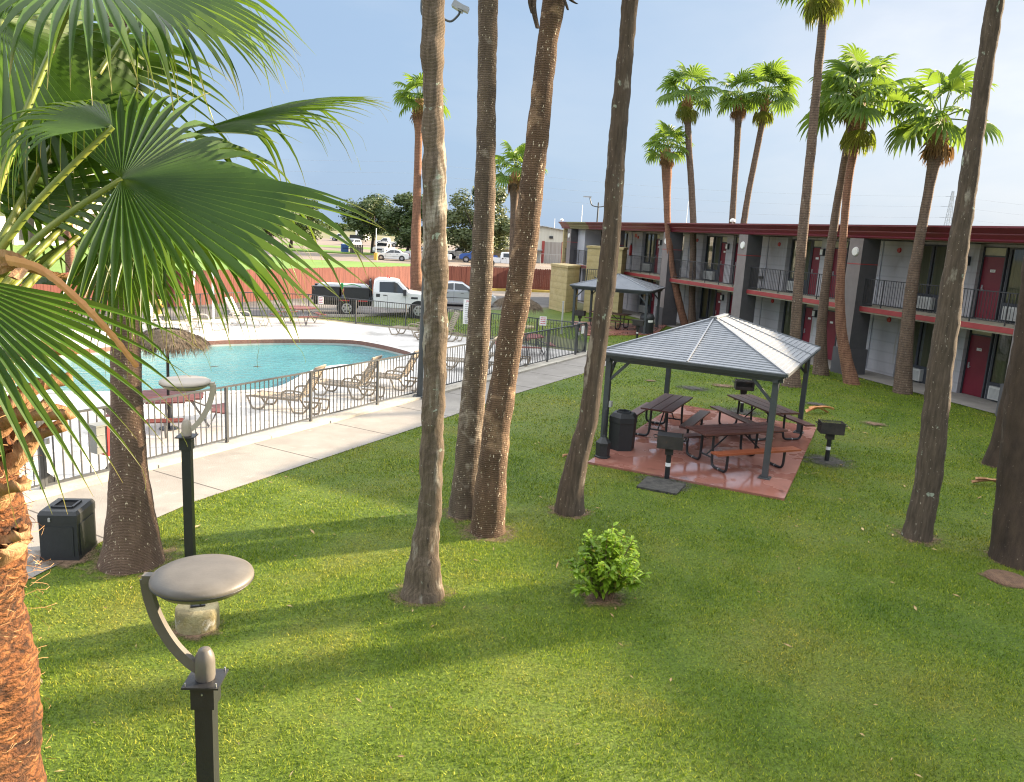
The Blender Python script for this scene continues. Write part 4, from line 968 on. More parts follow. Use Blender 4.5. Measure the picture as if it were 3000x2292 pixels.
pb = picnic('picnic table with one brighter redwood bench, nearest the front gazebo post', ctr([(3.76, 16.30), (3.97, 15.57), (5.96, 16.38), (5.66, 17.06)]), math.atan2(.80, 1.95), bench2=M_plank2)
dup(pa, 'picnic table under the far gazebo by the yellow stair towers', (4.9, 41.0, .058), rad(-35))

def grill(label, loc, rz, open_=True):
    t = thing('park_grill', label, 'grill', loc, rz, 'pedestal park grills')
    mb = MB(); mb.cyl((0, 0, 0), .05, .55, 14); mb.build('post', M_black, t)
    mb = MB(); mb.cyl((0, 0, .28), .053, .075, 14); mb.build('white_band', M_white, t)
    M_rust = pmat('sooty_grill_steel', [(.3, (.016, .015, .014)), (.7, (.05, .04, .034))], scale=5, rough=.7, bump=.3, patch=[((.11, .055, .03), 3, .6, .1)])
    mb = MB(); mb.box((0, 0, .60), (.16, .16, .14)); mb.box((0, 0, .675), (.50, .36, .012))
    mb.box((0, .178, .80), (.50, .008, .25))
    for sx in (-1, 1): mb.box((sx * .247, 0, .80), (.008, .36, .25))
    if not open_: mb.box((0, -.178, .80), (.50, .008, .25))
    else: mb.box((0, -.178, .72), (.50, .008, .09))
    mb.build('firebox', M_rust, t)
    mb = MB()
    for k in range(14): mb.bar((-.23 + k * .0355, -.17, .915), (-.23 + k * .0355, .17, .915), .010, .010)
    mb.bar((-.24, -.17, .905), (.24, -.17, .905), .012); mb.bar((-.24, .17, .905), (.24, .17, .905), .012)
    mb.build('cooking_grate', M_rust, t)
    mb = MB()
    for sx in (-1, 1): mb.tube([(sx * .25, -.12, .86), (sx * .31, -.12, .87), (sx * .33, -.0, .875), (sx * .31, .12, .87), (sx * .25, .12, .86)], .009, 6)
    mb.build('handle', M_black, t)
    return t
g1 = grill('boxy grill in front of the near gazebo slab, standing over a dark plate', (3.16, 14.98, 0), rad(-12), False)
mb = MB(); mb.box((-.02, -.01, .9225), (.47, .335, .005)); o = mb.build('griddle_plate', M_black, g1)
g2 = grill('open fronted box grill in the grass behind the near gazebo', (6.50, 21.71, 0), rad(-8))
dup(g2, 'grill with raised bar grate on the ashy patch right of the near gazebo', (7.10, 16.97, 0), rad(172))
dup(g2, 'grill at the left of the far gazebo, under its left front eave', (3.25, 40.0, 0), rad(160))
dup(g1, 'grill in front of the far gazebo slab beside its round litter bin', (5.75, 36.9, 0), rad(-15))
mb = MB(); mb.prism([(2.46, 14.30), (3.16, 13.98), (3.46, 14.60), (2.78, 15.0)], .0, .05)
o = mb.build('ground_plate', M_ash); tag(o, 'dark sooty square plate lying in the grass under the boxy grill', 'ground plate')
# hexagonal bin and cigarette post
t = thing('litter_bin', 'black hexagonal litter bin with round top hole at the near gazebo left post', 'litter bin', (2.50, 16.98, .055), rad(10))
mb = MB(); mb.cyl((0, 0, 0), .30, .60, 6, r2=.315, sm=False); mb.build('body', M_blackp, t)
mb = MB(); mb.tube([(0, 0, .60), (0, 0, .62), (0, 0, .74), (0, 0, .82)], [.32, .325, .325, .25], 6, 0, False, False)
mb.lathe([(.25, .82), (.17, .83), (.165, .86), (.14, .86), (.135, .70)], 6, sm=False); mb.lathe([(.14, .70), (0, .70)], 6); mb.build('lid', M_blackp, t)
t = thing('cigarette_bin', 'black cigarette post with tall thin neck at the slab corner beside the hexagonal bin', 'ash bin', (2.0, 16.18, .055), 0)
mb = MB(); mb.tube([(0, 0, 0), (0, 0, .03), (0, 0, .04), (0, 0, .29)], [.17, .17, .15, .155], 6, 0, True, False); mb.build('base', M_blackp, t)
mb = MB(); mb.tube([(0, 0, .29), (0, 0, .33), (0, 0, .44), (0, 0, .50)], [.165, .165, .06, .045], 6, 0, True, False); mb.tube([(0, 0, .50), (0, 0, 1.02), (0, 0, 1.05)], [.035, .033, .02], 12); mb.build('neck', M_blackp, t)
t = thing('litter_bin', 'black round litter bin with pale label at the right post of the far gazebo', 'litter bin', (6.55, 39.3, .055), rad(20))
mb = MB(); mb.cyl((0, 0, 0), .36, .72, 20); mb.build('body', M_blackp, t); mb = MB(); mb.lathe([(.375, .72), (.375, .78), (.30, .95), (0, 1.0)], 20); mb.build('lid', M_blackp, t)
mb = MB(); mb.add([Vector((.365 * math.cos(a), .365 * math.sin(a), z)) for a in [rad(-110 + 8 * i) for i in range(7)] for z in (.56, .68)], [(2 * i, 2 * i + 2, 2 * i + 3, 2 * i + 1) for i in range(6)]); mb.build('notice', M_white, t)

# ------------------------------------------------------------------ pool fences
def fence_run(t, p0, p1, hgt=1.22, pick=.125, post=2.33, mt=M_iron, z0=.05, posts=True, skip_last=False):
    p0 = Vector((*p0, 0)); p1 = Vector((*p1, 0)); L = (p1 - p0).length; d = (p1 - p0).normalized(); n = max(1, round(L / post)); sp = L / n
    for i in range(n):
        a = p0 + d * sp * i; b2 = p0 + d * sp * (i + 1); mb = MB(); z = Vector((0, 0, 1))
        mb.bar(a + z * (z0 + hgt - .02), b2 + z * (z0 + hgt - .02), .038, .038); mb.bar(a + z * (z0 + .10), b2 + z * (z0 + .10), .03, .03)
        k = max(2, round(sp / pick))
        for j in range(1, k): q = a + d * sp * j / k; mb.box((q.x, q.y, z0 + .10 + (hgt - .12) / 2), (.017, .017, hgt - .14), math.atan2(d.y, d.x))
        mb.build('picket_panel', mt, t)
    if posts:
        for i in range(n + (0 if skip_last else 1)):
            q = p0 + d * sp * i; mb = MB(); mb.box((q.x, q.y, z0 + hgt / 2 - .01), (.056, .056, hgt - .035), math.atan2(d.y, d.x)); mb.build('post', mt, t)
# near fence: gate sits between t=4.2 and 5.6 along the line
tg0 = (Vector((-7.81, 12.43)) - FA).dot(fd); tg1 = (Vector((-7.12, 13.62)) - FA).dot(fd)
t = thing('pool_fence', 'black metal picket fence between the pool deck and the sidewalk', 'fence', (0, 0, 0), 0, 'black metal fences round the pool')
fence_run(t, FA + fd * tg1, FB - fd * .95)
fence_run(t, FA - fd * 3, FA + fd * tg0)
t = thing('pool_fence', 'black metal picket fence along the far side of the pool deck', 'fence', (0, 0, 0), 0, 'black metal fences round the pool')
M_iron2 = pmat('far_fence_paint', (.10, .105, .11), rough=.5)
ff = [(-27, 26.9), (-17.8, 29.5), (-12.9, 36.95), (-9.96, 37.7), (-5.0, 35.6), (2.86, 31.4)]
for i, (a, b2) in enumerate(zip(ff, ff[1:])): fence_run(t, a, b2, 1.2, .125, 2.3, M_iron, .03, True, i < len(ff) - 2)
def gate(label, a, b2, n):
    t = thing('fence_gate', label, 'gate', (0, 0, 0)); a = Vector((*a, 0)); b2 = Vector((*b2, 0)); d = (b2 - a).normalized(); ang = math.atan2(d.y, d.x); z = Vector((0, 0, 1)); mb = MB()
    L = (b2 - a).length
    for s in (.06, L - .06): q = a + d * s; mb.box((q.x, q.y, .70), (.045, .045, 1.18), ang)
    for zz in (.13, 1.27): mb.bar(a + d * .06 + z * zz, b2 - d * .06 + z * zz, .042, .038)
    for s0, sg in ((.08, 1), (L - .08, -1)):
        for zz, sz in ((.15, 1), (1.25, -1)):
            q = a + d * s0; mb.add([q + z * zz, q + d * sg * .2 + z * zz, q + z * (zz + sz * .2)], [(0, 1, 2), (2, 1, 0)])
    mb.build('gate_frame', M_iron, t); mb = MB()
    for i in range(1, n): q = a + d * (.06 + (L - .12) * i / n); mb.box((q.x, q.y, .70), (.02, .02, 1.10), ang)
    mb.build('picket_panel', M_iron, t)
    mb = MB(); q = a + d * .10; mb.cyl((q.x + .04, q.y - .04, .84), .045, .10, 10); mb.build('latch', M_steel, t)
    return t
gate('metal gate with corner gusset plates beside the stout ringed trunk', FA + fd * tg0, FA + fd * tg1, 8)
gt = gate('metal gate with a small white notice at the far corner of the pool fence', FB - fd * .95, FB - fd * .02, 7)
q = FB - fd * .45 + fn * .03; mb = MB(); mb.box((q.x, q.y, 1.02), (.24, .012, .30), math.atan2(fd.y, fd.x)); o = mb.build('notice', M_white); tag(o, 'blank white notice plate on the far corner gate of the pool fence', 'notice')
# alarm box on the gate side
q = atd(284, 1285, (FA + fd * (tg1 - .3)).length - .62); t = thing('alarm_box', 'white box with red front beside the stout ringed trunk at the pool gate', 'alarm box', (q.x, q.y, q.z), math.atan2(fd.y, fd.x))
mb = MB(); mb.box((-.01, -.05, 0), (.18, .20, .46)); mb.box((.02, -.05, .245), (.26, .24, .03)); mb.build('case', pmat('pale_box', (.20, .21, .20), rough=.4), t)
mb = MB(); mb.box((.14, -.05, -.03), (.12, .24, .54)); mb.build('red_panel', M_red, t)
mb = MB()
for zz in (-.10, .10): mb.box((-.03, -.16, zz), (.14, .02, .018))
mb.build('hinge', M_steel, t)
# ------------------------------------------------------------------ pool furniture
M_tan = pmat('lounger_tan_plastic', [(.3, (.25, .205, .15)), (.7, (.33, .275, .21))], scale=3, rough=.5)
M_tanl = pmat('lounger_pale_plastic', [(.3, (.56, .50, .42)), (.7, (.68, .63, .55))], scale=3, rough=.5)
def lounger(label, loc, rz, mt, ang=62):
    t = thing('sun_lounger', label, 'sun lounger', loc, rz, 'plastic sun loungers on the pool deck')
    a = rad(ang); ca, sa = math.cos(a), math.sin(a)
    mb = MB()
    for k in range(15): mb.box((.12 + k * .083, 0, .335), (.052, .56, .022))
    for sy in (-1, 1): mb.bar((.05, sy * .27, .325), (1.36, sy * .27, .325), .045, .055); mb.bar((1.34, sy * .27, .325), (1.46, sy * .27, .30), .045, .05)
    mb.build('seat', mt, t)
    mb = MB()
    for k in range(10): L = .10 + k * .078; mb.box((.04 - ca * L, 0, .36 + sa * L), (.050, .54, .02), M=Matrix.Rotation(a, 3, 'Y'))
    for sy in (-1, 1): mb.bar((.05, sy * .265, .34), (.05 - ca * .9, sy * .265, .34 + sa * .9), .05, .045, up=(0, 1, 0))
    mb.box((.05 - ca * .90, 0, .34 + sa * .90), (.075, .57, .035), M=Matrix.Rotation(a, 3, 'Y')); mb.build('backrest', mt, t)
    for x0, x1, zz in ((.18, -.02, 1), (1.28, 1.10, 1)):
        for sy in (-1, 1): mb = MB(); mb.tube(catmull([(x0 + .16, sy * .27, .31), (x0 + .06, sy * .29, .12), (x0 - .02, sy * .3, .025), (x1 - .04, sy * .3, .025), (x1 - .14, sy * .29, .12), (x1 - .22, sy * .27, .31)], 4, False), .026, 6); mb.build('leg', mt, t)
    for sy in (-1, 1): mb = MB(); mb.tube(catmull([(.50, sy * .31, .33), (.44, sy * .33, .50), (.28, sy * .335, .56), (.02, sy * .33, .55), (-.14, sy * .31, .50)], 4, False), .026, 6); mb.build('armrest', mt, t)
    for sy in (-1, 1):
        mb = MB(); mb.bar((-.08, sy * .25, .30), (-.52, sy * .22, .30), .04, .04)
        mb.tube(catmull([(-.5, sy * .24, .32), (-.46, sy * .24, .06), (-.30, sy * .24, .025)], 4, False), .024, 6); mb.build('back_support', mt, t)
    return t
l1 = lounger('tan lounger with raised back nearest the octagonal table inside the near pool fence', (-5.05, 18.85, .05), rad(168), M_tan)
dup(l1, 'tan lounger with raised back, middle of the row inside the near pool fence', (-4.0, 20.75, .05), rad(165))
dup(l1, 'tan lounger with raised back, nearest the dark floodlight pole in the fence row', (-3.1, 22.25, .05), rad(166))
dup(l1, 'tan lounger seen through the fence between the flecked and weathered trunks', (-1.0, 25.8, .05), rad(172))
dup(l1, 'tan lounger seen through the fence between the flecked and reddish trunks', (.05, 27.4, .05), rad(172))
l2 = lounger('pale lounger with raised back beside the big pool rules sign', (-2.75, 32.7, .05), rad(205), M_tan, 66)
dup(l2, 'tan lounger lying low on the far deck left of the weathered trunk', (-4.0, 33.4, .05), rad(160))
l3 = lounger('sunlit pale lounger on the far deck nearest the far octagonal table', (-12.2, 34.15, .05), rad(-12), M_tanl)
dup(l3, 'sunlit pale lounger on the far deck just right of the thatch umbrella', (-13.3, 32.3, .05), rad(-8))
dup(l3, 'sunlit pale lounger on the far deck right behind the thatch umbrella', (-14.5, 31.3, .05), rad(-5))
M_octr = pmat('red_table_slats', [(.3, (.15, .040, .032)), (.7, (.22, .065, .052))], scale=4, rough=.55)
M_leg = pmat('grey_table_legs', (.20, .20, .20), rough=.5)
def octo(label, loc, rz, legm, topm):
    t = thing('octagonal_table', label, 'picnic table', loc, rz, 'octagonal tables on the pool deck')
    mb = MB()
    for k in range(9):
        y = -.64 + k * .16; hw = min(.72, .72 + .30 - abs(y)) if abs(y) > .30 else .72; mb.box((0, y, .735), (2 * hw, .148, .035))
    mb.build('tabletop', topm, t)
    for k in range(4):
        a = k * PI / 2; mb = MB(); d = Vector((math.cos(a), math.sin(a), 0)); s = Vector((-d.y, d.x, 0)); c = d * 1.02
        for j in (-1, 0, 1): mb.bar(c + d * j * .095 - s * (.42 + .07 * j) + Vector((0, 0, .43)), c + d * j * .095 + s * (.42 + .07 * j) + Vector((0, 0, .43)), .088, .03)
        mb.build('bench', topm, t)
        mb = MB(); mb.tube([c + Vector((0, 0, .415)), d * .82 + Vector((0, 0, .02)), d * .42 + Vector((0, 0, .70))], .026, 8); mb.tube([d * .98 + Vector((0, 0, .40)), d * .3 + Vector((0, 0, .70))], .02, 8); mb.build('leg', legm, t)
    return t
oc = octo('octagonal red table under the thatch umbrella, behind the pale disc lamp', (-7.44, 16.58, .05), rad(20), M_leg, M_octr)
dup(oc, 'small looking octagonal red table at the far fence left of the white truck', (-9.9, 35.6, .05), rad(40))
dup(oc, 'octagonal red table inside the fence corner behind the reddish trunk', (.35, 30.0, .05), rad(10))
M_thatch = pmat('dry_thatch', [(.25, (.06, .042, .026)), (.55, (.16, .12, .08)), (.8, (.30, .24, .17))], scale=11, rough=1, detail=8)
def thatch(label, loc, pole_h, r, hh, tilt, seed, n=3600):
    t = thing('thatch_umbrella', label, 'umbrella', loc, 0, 'thatched pool umbrellas'); t.rotation_euler = (0, tilt, 0)
    mb = MB(); mb.tube([(0, 0, 0), (0, 0, pole_h)], .032, 10); mb.cyl((0, 0, 0), .20, .02, 12); mb.build('pole', M_black, t)
    rq = random.Random(seed); mb = MB()
    mb.lathe([(r * .62, pole_h - hh * .5), (r * .4, pole_h - hh * .2), (0, pole_h - .02)], 24)
    for i in range(n):
        a = rq.uniform(0, 2 * PI); q = rq.uniform(.15, 1.0) ** .6; d = Vector((math.cos(a), math.sin(a), 0)); s = Vector((-d.y, d.x, 0))
        r0 = r * .78 * q; z = pole_h - hh * (.62 * q ** 1.3) + rq.uniform(0, .05); L = rq.uniform(.18, .42) * r; dn = -.35 - .55 * q + rq.uniform(-.2, .15); sw = rq.uniform(-.35, .35)
        p = d * r0 + Vector((0, 0, z)); m_ = p + (d + s * sw + Vector((0, 0, dn))).normalized() * L * .6; e = m_ + (d * .6 + s * sw + Vector((0, 0, dn - .9))).normalized() * L * .5
        mb.add([p - s * .009, p + s * .009, m_ + s * .007, m_ - s * .007, e], [(0, 1, 2, 3), (3, 2, 4)])
    mb.build('canopy', M_thatch, t); return t
thatch('thatch umbrella in front of the pool water, over the octagonal table by the lamp', (-7.44, 16.58, .05), 2.22, .95, .42, rad(1), 4)
thatch('thatch umbrella leaning at the fence corner behind the reddish trunk', (-.05, 32.6, .03), 2.10, 1.15, .55, rad(4), 5)
o = MB().lathe([(.32, 0), (.33, .08), (.28, .12), (0, .12)], 20).build('concrete_disc', M_moss, None, (.65, 39.0, 0)); tag(o, 'round brown concrete base alone on the grass beyond the fence corner', 'concrete base')
# floodlight pole, mostly hidden by the weathered trunk
pb_ = at(1229, 1163, .05); topp = atd(1284, -60, 21.6); t = thing('floodlight_pole', 'dark floodlight pole behind the weathered trunk, its small twin lamps near the top edge', 'floodlight', pb_)
d = topp - pb_; mb = MB(); mb.tube([(0, 0, 0), d * .12, d], [.085, .08, .06], 14); mb.box((0, 0, .02), (.34, .34, .04)); mb.build('pole', M_gz, t)
ap = atd(1300, 56, 21.55) - pb_; bp = atd(1345, 30, 21.5) - pb_; mb = MB(); mb.tube(catmull([ap, ap.lerp(bp, .5) - Vector((0, 0, .16)), bp - Vector((0, 0, .10)), bp], 5, False), .03, 8); mb.build('arm', M_gz, t)
mb = MB(); mb.box(bp + Vector((-.02, 0, .08)), (.30, .26, .16), .4, M=Matrix.Rotation(rad(28), 3, 'Y')); mb.box(bp + Vector((.12, -.05, .03)), (.26, .22, .12), M=Matrix.Rotation(rad(20), 3, 'Y')); mb.build('floodlight_head', pmat('floodlight_grey', (.3, .31, .32), rough=.4, metal=.4), t)
bq = atd(1238, 18, 21.6) - pb_; mb = MB(); mb.tube(catmull([bq + Vector((.3, 0, -.25)), bq + Vector((0, 0, -.2)), bq + Vector((-.02, 0, .25))], 5, False), .03, 8); mb.build('arm', M_gz, t)
# signs
def sign(label, base, hgt, w, h, rz, build, name='sign', post=True, cat='sign'):
    t = thing(name, label, cat, base, rz)
    if post: mb = MB(); mb.tube([(0, .03, 0), (0, .03, hgt + h / 2)], .025, 8); mb.build('post', M_gz, t)
    mb = MB(); mb.box((0, 0, hgt), (w, .012, h)); mb.build('panel', M_white, t); build(t, hgt, w, h); return t
M_pink = pmat('sign_red_ink', (.50, .05, .09), rough=.6); M_ink = pmat('sign_black_ink', (.06, .06, .07), rough=.6)
FR = Matrix.Rotation(PI / 2, 4, 'X')
def lines(t, ys, w, z, mt, th=.014, x0=0):
    mb = MB(); rq = random.Random(3)
    for y in ys:
        x = -w / 2
        while x < w / 2 - .02:
            L = min(rq.uniform(.03, .09), w / 2 - x); mb.box((x + L / 2 + x0, -.0085, z + y), (L - .012, .003, th)); x += L
    mb.build('lettering', mt, t)
def pool_sign(t, z, w, h):
    text_mesh('lettering', 'POOL', .16, M_pink, t, Matrix.Translation((.0, -.008, z + h * .42)) @ FR)
    lines(t, [h * .42 - .13 - k * .085 for k in range(10)], w * .8, z, M_ink)
    mb = MB()
    for x in (-.16, .16):
        for k in range(16): a, b2 = 2 * PI * k / 16, 2 * PI * (k + 1) / 16; mb.bar((x + .065 * math.cos(a), -.0085, z - h * .41 + .065 * math.sin(a)), (x + .065 * math.cos(b2), -.0085, z - h * .41 + .065 * math.sin(b2)), .004, .014, up=(0, 1, 0))
        mb.bar((x - .045, -.0085, z - h * .41 + .045), (x + .045, -.0085, z - h * .41 - .045), .004, .012, up=(0, 1, 0))
    mb.build('prohibition_mark', M_ink, t)
ps = at(1376, 990, .05)
sign('big white pool rules sign with red heading behind the flecked trunk', ps, 1.12, .66, 1.06, rad(-3), pool_sign)
sp_ = at(1580, 1020, .05)
sign('small white sign with pink lettering on a post inside the fence corner', (1.05, 30.3, .05), 1.30, .27, .35, rad(8), lambda t, z, w, h: lines(t, [.12, .05, -.02, -.10], w * .75, z, M_pink, .03))
e_ = Vector((-9.3, 37.35, 0)); sign('small white sign with pink lettering on the far fence beside the truck bed', (e_.x, e_.y, .0), 1.0, .26, .36, rad(-14), lambda t, z, w, h: lines(t, [.12, .05, -.02, -.10], w * .75, z, M_pink, .03), post=False)
o = MB().tube([(0, 0, 0), (0, 0, 1.55)], .04, 10).cyl((0, 0, 1.55), .05, .02, 10).build('grey_post', M_box, None, (2.2, 37.3, 0)); tag(o, 'plain grey steel post in the grass between the fence corner and the yellow tower', 'post')
for (u, v0, v1, lab, ln) in ((556, 905, 762, 'white slanted pole by the far deck seen under the fronds', .35), (626, 930, 762, 'white upright pole by the far deck seen under the fronds', 0)):
    p = at(u, v0 + 20, .05); o = MB().tube([(0, 0, 0), (ln, 0, 2.6)], .05, 10).cyl((0, 0, 0), .2, .05, 12).build('umbrella_pole', M_white, None, p); tag(o, lab, 'pole')
p = at(944, 1122, .05); t = thing('white_post', 'stubby white post standing behind the first lounger of the fence row', 'post', p)
mb = MB(); mb.box((0, 0, .23), (.10, .08, .46)); mb.build('post', M_tanl, t); mb = MB(); mb.box((0, 0, .47), (.12, .10, .02)); mb.build('cap', M_tanl, t)
p = at(540, 905); t = thing('fire_hydrant', 'pale yellow hydrant in the strip before the lit red fence', 'hydrant', (-16.6, 36.3, 0)); mb = MB(); mb.lathe([(.14, 0), (.14, .5), (.18, .52), (.18, .58), (.1, .74), (0, .76)], 14); mb.build('body', M_yel, t); mb = MB(); mb.tube([(-.22, 0, .42), (.22, 0, .42)], .06, 8); mb.build('nozzle', M_yel, t)
# skimmer leaf specks on the water
for i, (u, v) in enumerate(((753, 1074), (628, 1074))):
    p = at(u, v, -.155); o = MB().add([(-.16, 0, 0), (-.03, -.06, .004), (.16, .02, 0), (.02, .07, .004)], [(0, 1, 2, 3)]).build('floating_leaf', M_ash, None, p); tag(o, ['dark leaf floating right of the umbrella pole in the pool', 'faint leaf floating nearer the umbrella pole in the pool'][i], 'leaf')
# ------------------------------------------------------------------ motel block
M_wall = pmat('white_block_wall', [(.3, (.41, .40, .42)), (.7, (.50, .49, .505))], scale=.8, detail=7, rough=.85, bump=.25, bscale=40, wave=('Z', .8, 0.0, .86, .10), patch=[((.33, .30, .30), .6, .56, .18, (1, 2, .5)), ((.36, .33, .28), 1.2, .62, .12, (1, 3, .3))])
M_wall2 = pmat('grey_block_wall', [(.3, (.42, .43, .48)), (.7, (.50, .51, .56))], scale=1, rough=.9, bump=.5, bscale=18)
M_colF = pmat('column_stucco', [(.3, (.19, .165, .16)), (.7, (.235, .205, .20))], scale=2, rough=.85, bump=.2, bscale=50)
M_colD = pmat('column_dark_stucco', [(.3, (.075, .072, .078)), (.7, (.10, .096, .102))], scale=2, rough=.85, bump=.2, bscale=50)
M_door = pmat('maroon_door', [(.3, (.15, .010, .024)), (.7, (.19, .015, .031))], scale=2, rough=.45)
M_frame = pmat('dark_window_frame', (.045, .05, .06), rough=.5)
M_curt = pmat('olive_curtain', [(.3, (.26, .245, .16)), (.7, (.42, .40, .28))], scale=1.5, stretch=(1, 9, .3), rough=.9)
M_trans = pmat('transom_panel', (.50, .47, .34), rough=.7)
M_fascia = pmat('maroon_fascia', [(.3, (.125, .014, .026)), (.7, (.17, .022, .036))], scale=1.5, stretch=(1, .2, 3), rough=.4)
M_fascia2 = pmat('olive_fascia', (.19, .17, .085), rough=.5)
M_band = pmat('red_slab_band', [(.3, (.28, .035, .04)), (.7, (.35, .055, .055))], scale=3, rough=.5)
M_slabc = pmat('balcony_concrete', (.42, .38, .29), rough=.9, scale=3)
M_ac = pmat('air_conditioner_cream', (.55, .55, .52), rough=.5)
M_acg = pmat('air_conditioner_grille', (.33, .34, .33), rough=.6)
M_soff = pmat('soffit_board', (.30, .27, .24), rough=.9)
M_roof = pmat('flat_roof_felt', (.16, .155, .15), rough=.95, scale=1)
bld_ = thing('motel_building', 'long two storey motel block with maroon roof band, maroon doors and iron balconies', 'building', BO, BROT)
Y0, Y1 = -26.0, 35.0
ZF = 2.65; PER = 7.4
def wl(z0): return z0
mb = MB(); mb.box((.12 + .12, (Y0 + Y1) / 2, 2.55), (.24, Y1 - Y0, 5.1)); mb.box((6.5, Y1 - .1, 2.6), (12.6, .2, 5.2)); mb.box((6.5, Y0 + .1, 2.6), (12.6, .2, 5.2)); mb.box((12.7, (Y0 + Y1) / 2, 2.6), (.2, Y1 - Y0 - .4, 5.2)); mb.build('wall', M_wall, bld_)
mb = MB(); mb.box((-.72, (Y0 + Y1) / 2, 2.515), (1.83, Y1 - Y0, .225)); mb.build('balcony_slab', M_slabc, bld_)
# roof with sloping fascia
mb = MB(); mb.box((5.4, (Y0 + Y1) / 2, 5.40), (14.3, Y1 - Y0 + .6, .30)); mb.build('roof', M_roof, bld_)
mb = MB(); mb.box((-.80, (Y0 + Y1) / 2, 5.14), (1.85, Y1 - Y0, .05)); mb.build('soffit', M_soff, bld_)
def fascia(y0, y1, mt):
    mb = MB(); prof = [(-1.74, 5.115), (-1.80, 5.115), (-1.83, 5.16), (-1.80, 5.20), (-1.90, 5.34), (-1.90, 5.37), (-2.06, 5.52), (-2.10, 5.53), (-2.10, 5.59), (-1.76, 5.59)]
    vs = [(x, y, z) for y in (y0, y1) for x, z in prof]; n = len(prof)
    mb.add(vs, [(i, i + 1, n + i + 1, n + i) for i in range(n - 1)] + [(n - 1, 0, n, 2 * n - 1), tuple(range(n - 1, -1, -1)), tuple(range(n, 2 * n))]); mb.build('fascia', mt, bld_)
fascia(Y0 - .3, 30.0, M_fascia); fascia(30.0, 33.6, M_fascia2); fascia(33.6, Y1 + .3, M_fascia)
mb = MB(); mb.box((5.2, Y1 + .32, 5.36), (13.9, .12, .46)); mb.build('fascia', M_fascia, bld_)
def column(y):
    mb = MB(); x0, x1, y1 = -1.9, -1.12, y + .72
    mb.box(((x0 + x1) / 2, y + .36, 2.55), (.78, .72, 5.1))
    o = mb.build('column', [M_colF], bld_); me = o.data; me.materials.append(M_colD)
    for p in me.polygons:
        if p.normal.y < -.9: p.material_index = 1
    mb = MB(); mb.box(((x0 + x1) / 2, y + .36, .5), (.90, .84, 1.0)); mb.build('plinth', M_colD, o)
    mb = MB(); mb.box(((x0 + x1) / 2, y + .36, 4.17), (.79, .73, .035)); mb.build('red_stripe', M_band, o)
    mb = MB(); mb.tube([(x0 - .002, y + .34, 4.62), (x0 - .05, y + .34, 4.62)], [.17, .15], 20); mb.build('round_lamp', pmat('opal_lamp', (.8, .8, .77), rough=.4), o)
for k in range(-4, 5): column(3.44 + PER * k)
DARKEND = -1.64
def band(y0, y1):
    mb = MB(); mb.box((-1.65, (y0 + y1) / 2, 2.54), (.05, y1 - y0, .17)); mb.build('slab_band', M_band, bld_)
for k in range(-4, 5): band(3.44 + .72 + PER * k, 3.44 + PER * (k + 1) if k < 4 else Y1)
def railing(y0, y1):
    mb = MB(); x = -1.58; n = int((y1 - y0) / .115)
    mb.box((x, (y0 + y1) / 2, ZF + 1.0), (.035, y1 - y0, .03)); mb.box((x, (y0 + y1) / 2, ZF + .10), (.025, y1 - y0, .025))
    for i in range(n + 1):
        y = y0 + (y1 - y0) * i / n; p = i % 11 == 5
        mb.box((x, y, ZF + (.5 if p else .55)), (.034 if p else .014, .034 if p else .014, 1.0 if p else .90))
    mb.build('railing', M_rail, bld_)
for k in range(-4, 4): railing(3.44 + .74 + PER * k, 3.44 + PER * (k + 1) - .02)
railing(3.44 + .74 + PER * 4, Y1 - .1)
def window_unit(y0, y1, z0, broken=False):
    """dark framed floor-to-head unit: glass, curtains, air conditioner under"""
    yc = (y0 + y1) / 2; wd = y1 - y0; fx = .075; mb = MB()
    mb.box((fx, yc, z0 + .30), (.06, wd, .60))
    for yy, ww in ((y0 + .04, .08), (y1 - .04, .08), (yc, .10)): mb.box((fx, yy, z0 + 1.47), (.06, ww, 1.74))
    mb.box((fx, yc, z0 + 2.33), (.061, wd, .06)); wn = mb.build('window', M_frame, bld_)
    mb = MB(); mb.add([(.09, y1 - .05, z0 + .59), (.09, y0 + .05, z0 + .59), (.09, y0 + .05, z0 + 2.31), (.09, y1 - .05, z0 + 2.31)], [(0, 1, 2, 3)]); mb.build('pane', M_glass_see, wn)
    vs = []; fs = []; N = 44
    rq = random.Random(int(y0 * 10 + z0)); gapc = rq.uniform(.42, .6)
    mb = MB()
    for a, b2 in ((y0 + .08, y0 + wd * (gapc - .06)), (y0 + wd * (gapc + .06), y1 - .08)):
        vs = []; 
        for i in range(N + 1): y = a + (b2 - a) * i / N; x = .112 + .005 * math.sin(i * 1.5 + rq.random()); vs += [(x, y, z0 + .60), (x, y, z0 + 2.30)]
        mb.add(vs, [(2 * i, 2 * i + 2, 2 * i + 3, 2 * i + 1) for i in range(N)], 0, True)
    mb.build('curtain', M_curt, wn)
    c = y0 + wd * (.52)
    mb = MB(); mb.box((-.02, c, z0 + .28), (.20, .95, .43)); mb.box((-.125, c, z0 + .28), (.012, .88, .36)); ac = mb.build('air_conditioner', M_ac, bld_)
    mb = MB()
    for q in range(9): mb.box((-.134, c, z0 + .13 + q * .036), (.008, .84, .014))
    mb.build('grille', M_acg, ac)
M_glass_see = bpy.data.materials.new('window_pane'); M_glass_see.use_nodes = True; nt = M_glass_see.node_tree
gl = _n(nt, 'ShaderNodeBsdfGlossy'); gl.inputs['Roughness'].default_value = .03; gl.inputs['Color'].default_value = (1, 1, 1, 1); tp = _n(nt, 'ShaderNodeBsdfTransparent'); tp.inputs[0].default_value = (.62, .64, .6, 1)
